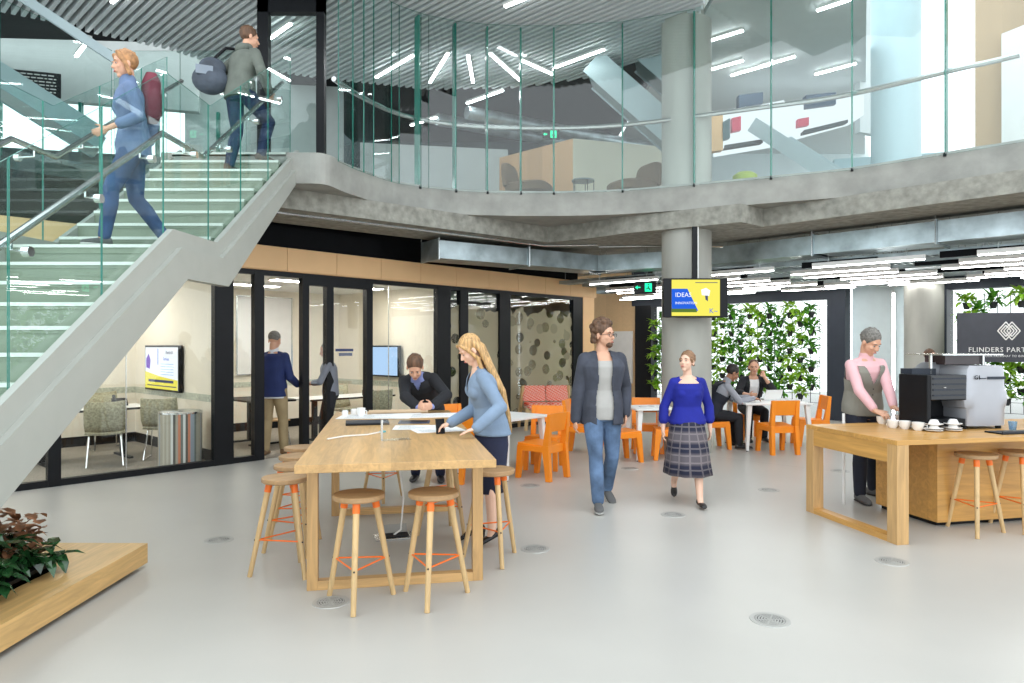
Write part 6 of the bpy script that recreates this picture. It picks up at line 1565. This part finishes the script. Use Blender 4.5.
# 9 seated man facing us
h = Human('seated person in black jacket over white tee with a hand at the chin', (4.10, 11.80, 0), 0, 1.76, (4.10, 11.82, .53), (4.10, 11.62, 1.08), (4.20, 11.36, 1.08), (3.90, 11.24, .80), (4.2, 11.38, .085), (3.93, 11.35, .085), world=True,
          head=(-.25, .1, 0), skin=M['skin'], elp=((.7, -.5, -1), (-.8, .3, -.6)), knp=((.1, -1, .8), (-.1, -1, .8)), hdir=((-.4, .3, 1), (.5, -1, 0)), thumb=((-1, 0, 0), (0, 0, 1)), curl=(1.2, .5))
h.body(.008); h.top('tee_shirt', mat('white_tee', s2l(235, 235, 235), .85), e=.010, sleeves=False, t0=-.1)
h.top('jacket', black_cloth, e=.024, to=.35, t0=-.1, cut=lambda x, t, f: f > .0 and abs(x) < .045+max(0, .3-t)*.1, solid=.005)
MB().obox(h.pel+h.up*.30+h.front*(.068*h.H+.012), h.side*.05, h.front*.004, h.up*.012).build('chest_print', mat('yellow_print', s2l(220, 190, 60), .7), h.root)
h.trousers(black_cloth); h.shoes(shoe_dark); h.hair(hair_brown, 'cropped', 9); h.brows(hair_brown)

# 10 man climbing the stairs
h = Human('person in grey-green hooded jumper with a bag climbing the top of the stairs', (-3.17, 7.95, 3.628), PI-.5, 1.74, (0, 0, .90), (.0, -.10, 1.44), (.26, -.10, .95), (-.24, -.22, .96), (.10, .06, .083), (-.08, -.24, .255), head=(-.45, .15, 0), elp=((.6, .6, -.2), (-.6, .6, -.2)))
h.body(); sw = mat('grey_green_fleece', s2l(104, 110, 102), .9, var=.12, bump=.2, bscale=100)
h.top('hooded_jumper', sw, e=.026, to=.97, t0=-.06, ext=[(-.10, .106, .082)], collar=True)
mb = MB(); mb.ell(h.nk-h.front*.07+Vector((0, 0, .0)), (.105, .06, .055), R=Matrix((h.side, h.front, h.up)).transposed()); remesh(mb, 'hood', sw, h.root, .008, 3)
h.trousers(dark_jeans); h.shoes(mat('brown_boot', s2l(88, 74, 64), .6)); h.hair(hair_brown, 'short', 10)
t = thing('shoulder_bag', 'grey soft shoulder bag carried by the person climbing the stairs', 'bag', (-3.48, 7.88, 4.62), .3)
mb = MB(); mb.ell((0, 0, .05), (.20, .13, .17)); mb.ell((.02, .02, .20), (.15, .10, .12)); remesh(mb, 'bag_body', mat('bag_grey', s2l(70, 78, 90), .7, var=.25), t, .01, 2)
MB().tube([(.05, -.02, .3), (.16, .05, .46), (.26, .08, .47)], .018, 8).build('strap', M['black'], t, smooth=True)
MB().obox((-.05, -.11, .12), (.09, .01, 0), (0, .015, 0), (0, 0, .05)).build('front_pocket', mat('bag_light', s2l(130, 140, 152), .6), t)

# 11 woman coming down over the landing
h = Human('person with ginger hair, denim shirt and maroon bag crossing the stair landing', (-3.28, 5.92, 2.435), -1.0, 1.72, (0, 0, .87), (0, -.04, 1.42), (.22, -.20, .96), (-.24, .12, .92), (.07, -.22, .085), (-.07, .26, .12), head=(.2, .2, 0), fem=True, fpitch=(0, .4), elp=((.4, 1, -.2), (-.4, 1, -.2)))
h.body(); h.top('denim_shirt', mat('denim_shirt', s2l(100, 120, 152), .85, var=.15), e=.020, to=.6, t0=-.06, ext=[(-.16, .110, .086)], collar=True)
h.trousers(mat('mid_jeans', s2l(52, 78, 118), .85, var=.25), e=.010, e2=.014); h.shoes(shoe_grey, sole_w); h.hair(hair_ginger, 'long', 11); h.brows(hair_ginger)
t = thing('backpack', 'maroon backpack on the person crossing the stair landing', 'bag', (-3.17, 6.0, 3.60), -1.0)
MB().loft([((0, 0, z), (.13*k_, 0, 0), (0, .075*k_, 0)) for z, k_ in ((-.02, .8), (.02, 1), (.30, 1), (.38, .6))], 24, 3).build('bag_body', mat('maroon', s2l(112, 48, 62), .8, var=.15), t, smooth=True)
MB().box(-.08, .08, .07, .09, .05, .2).build('front_pocket', mat('maroon_dark', s2l(80, 36, 48), .8), t)
# 12 person far behind the machine
h = Human('person with brown hair whose head shows above the coffee machine', (6.40, 10.5, 0), .2, 1.55, (0, 0, .80), (0, -.02, 1.29), (.14, -.05, .75), (-.14, -.05, .75), (.08, 0, .07), (-.08, 0, .07), elp=((.1, 1, 0), (-.1, 1, 0)), fem=True, skin=M['skin_pale'])
h.body(.009); h.top('shirt', black_cloth, e=.016); h.trousers(black_cloth); h.shoes(shoe_dark); h.hair(hair_brown, 'short', 12)
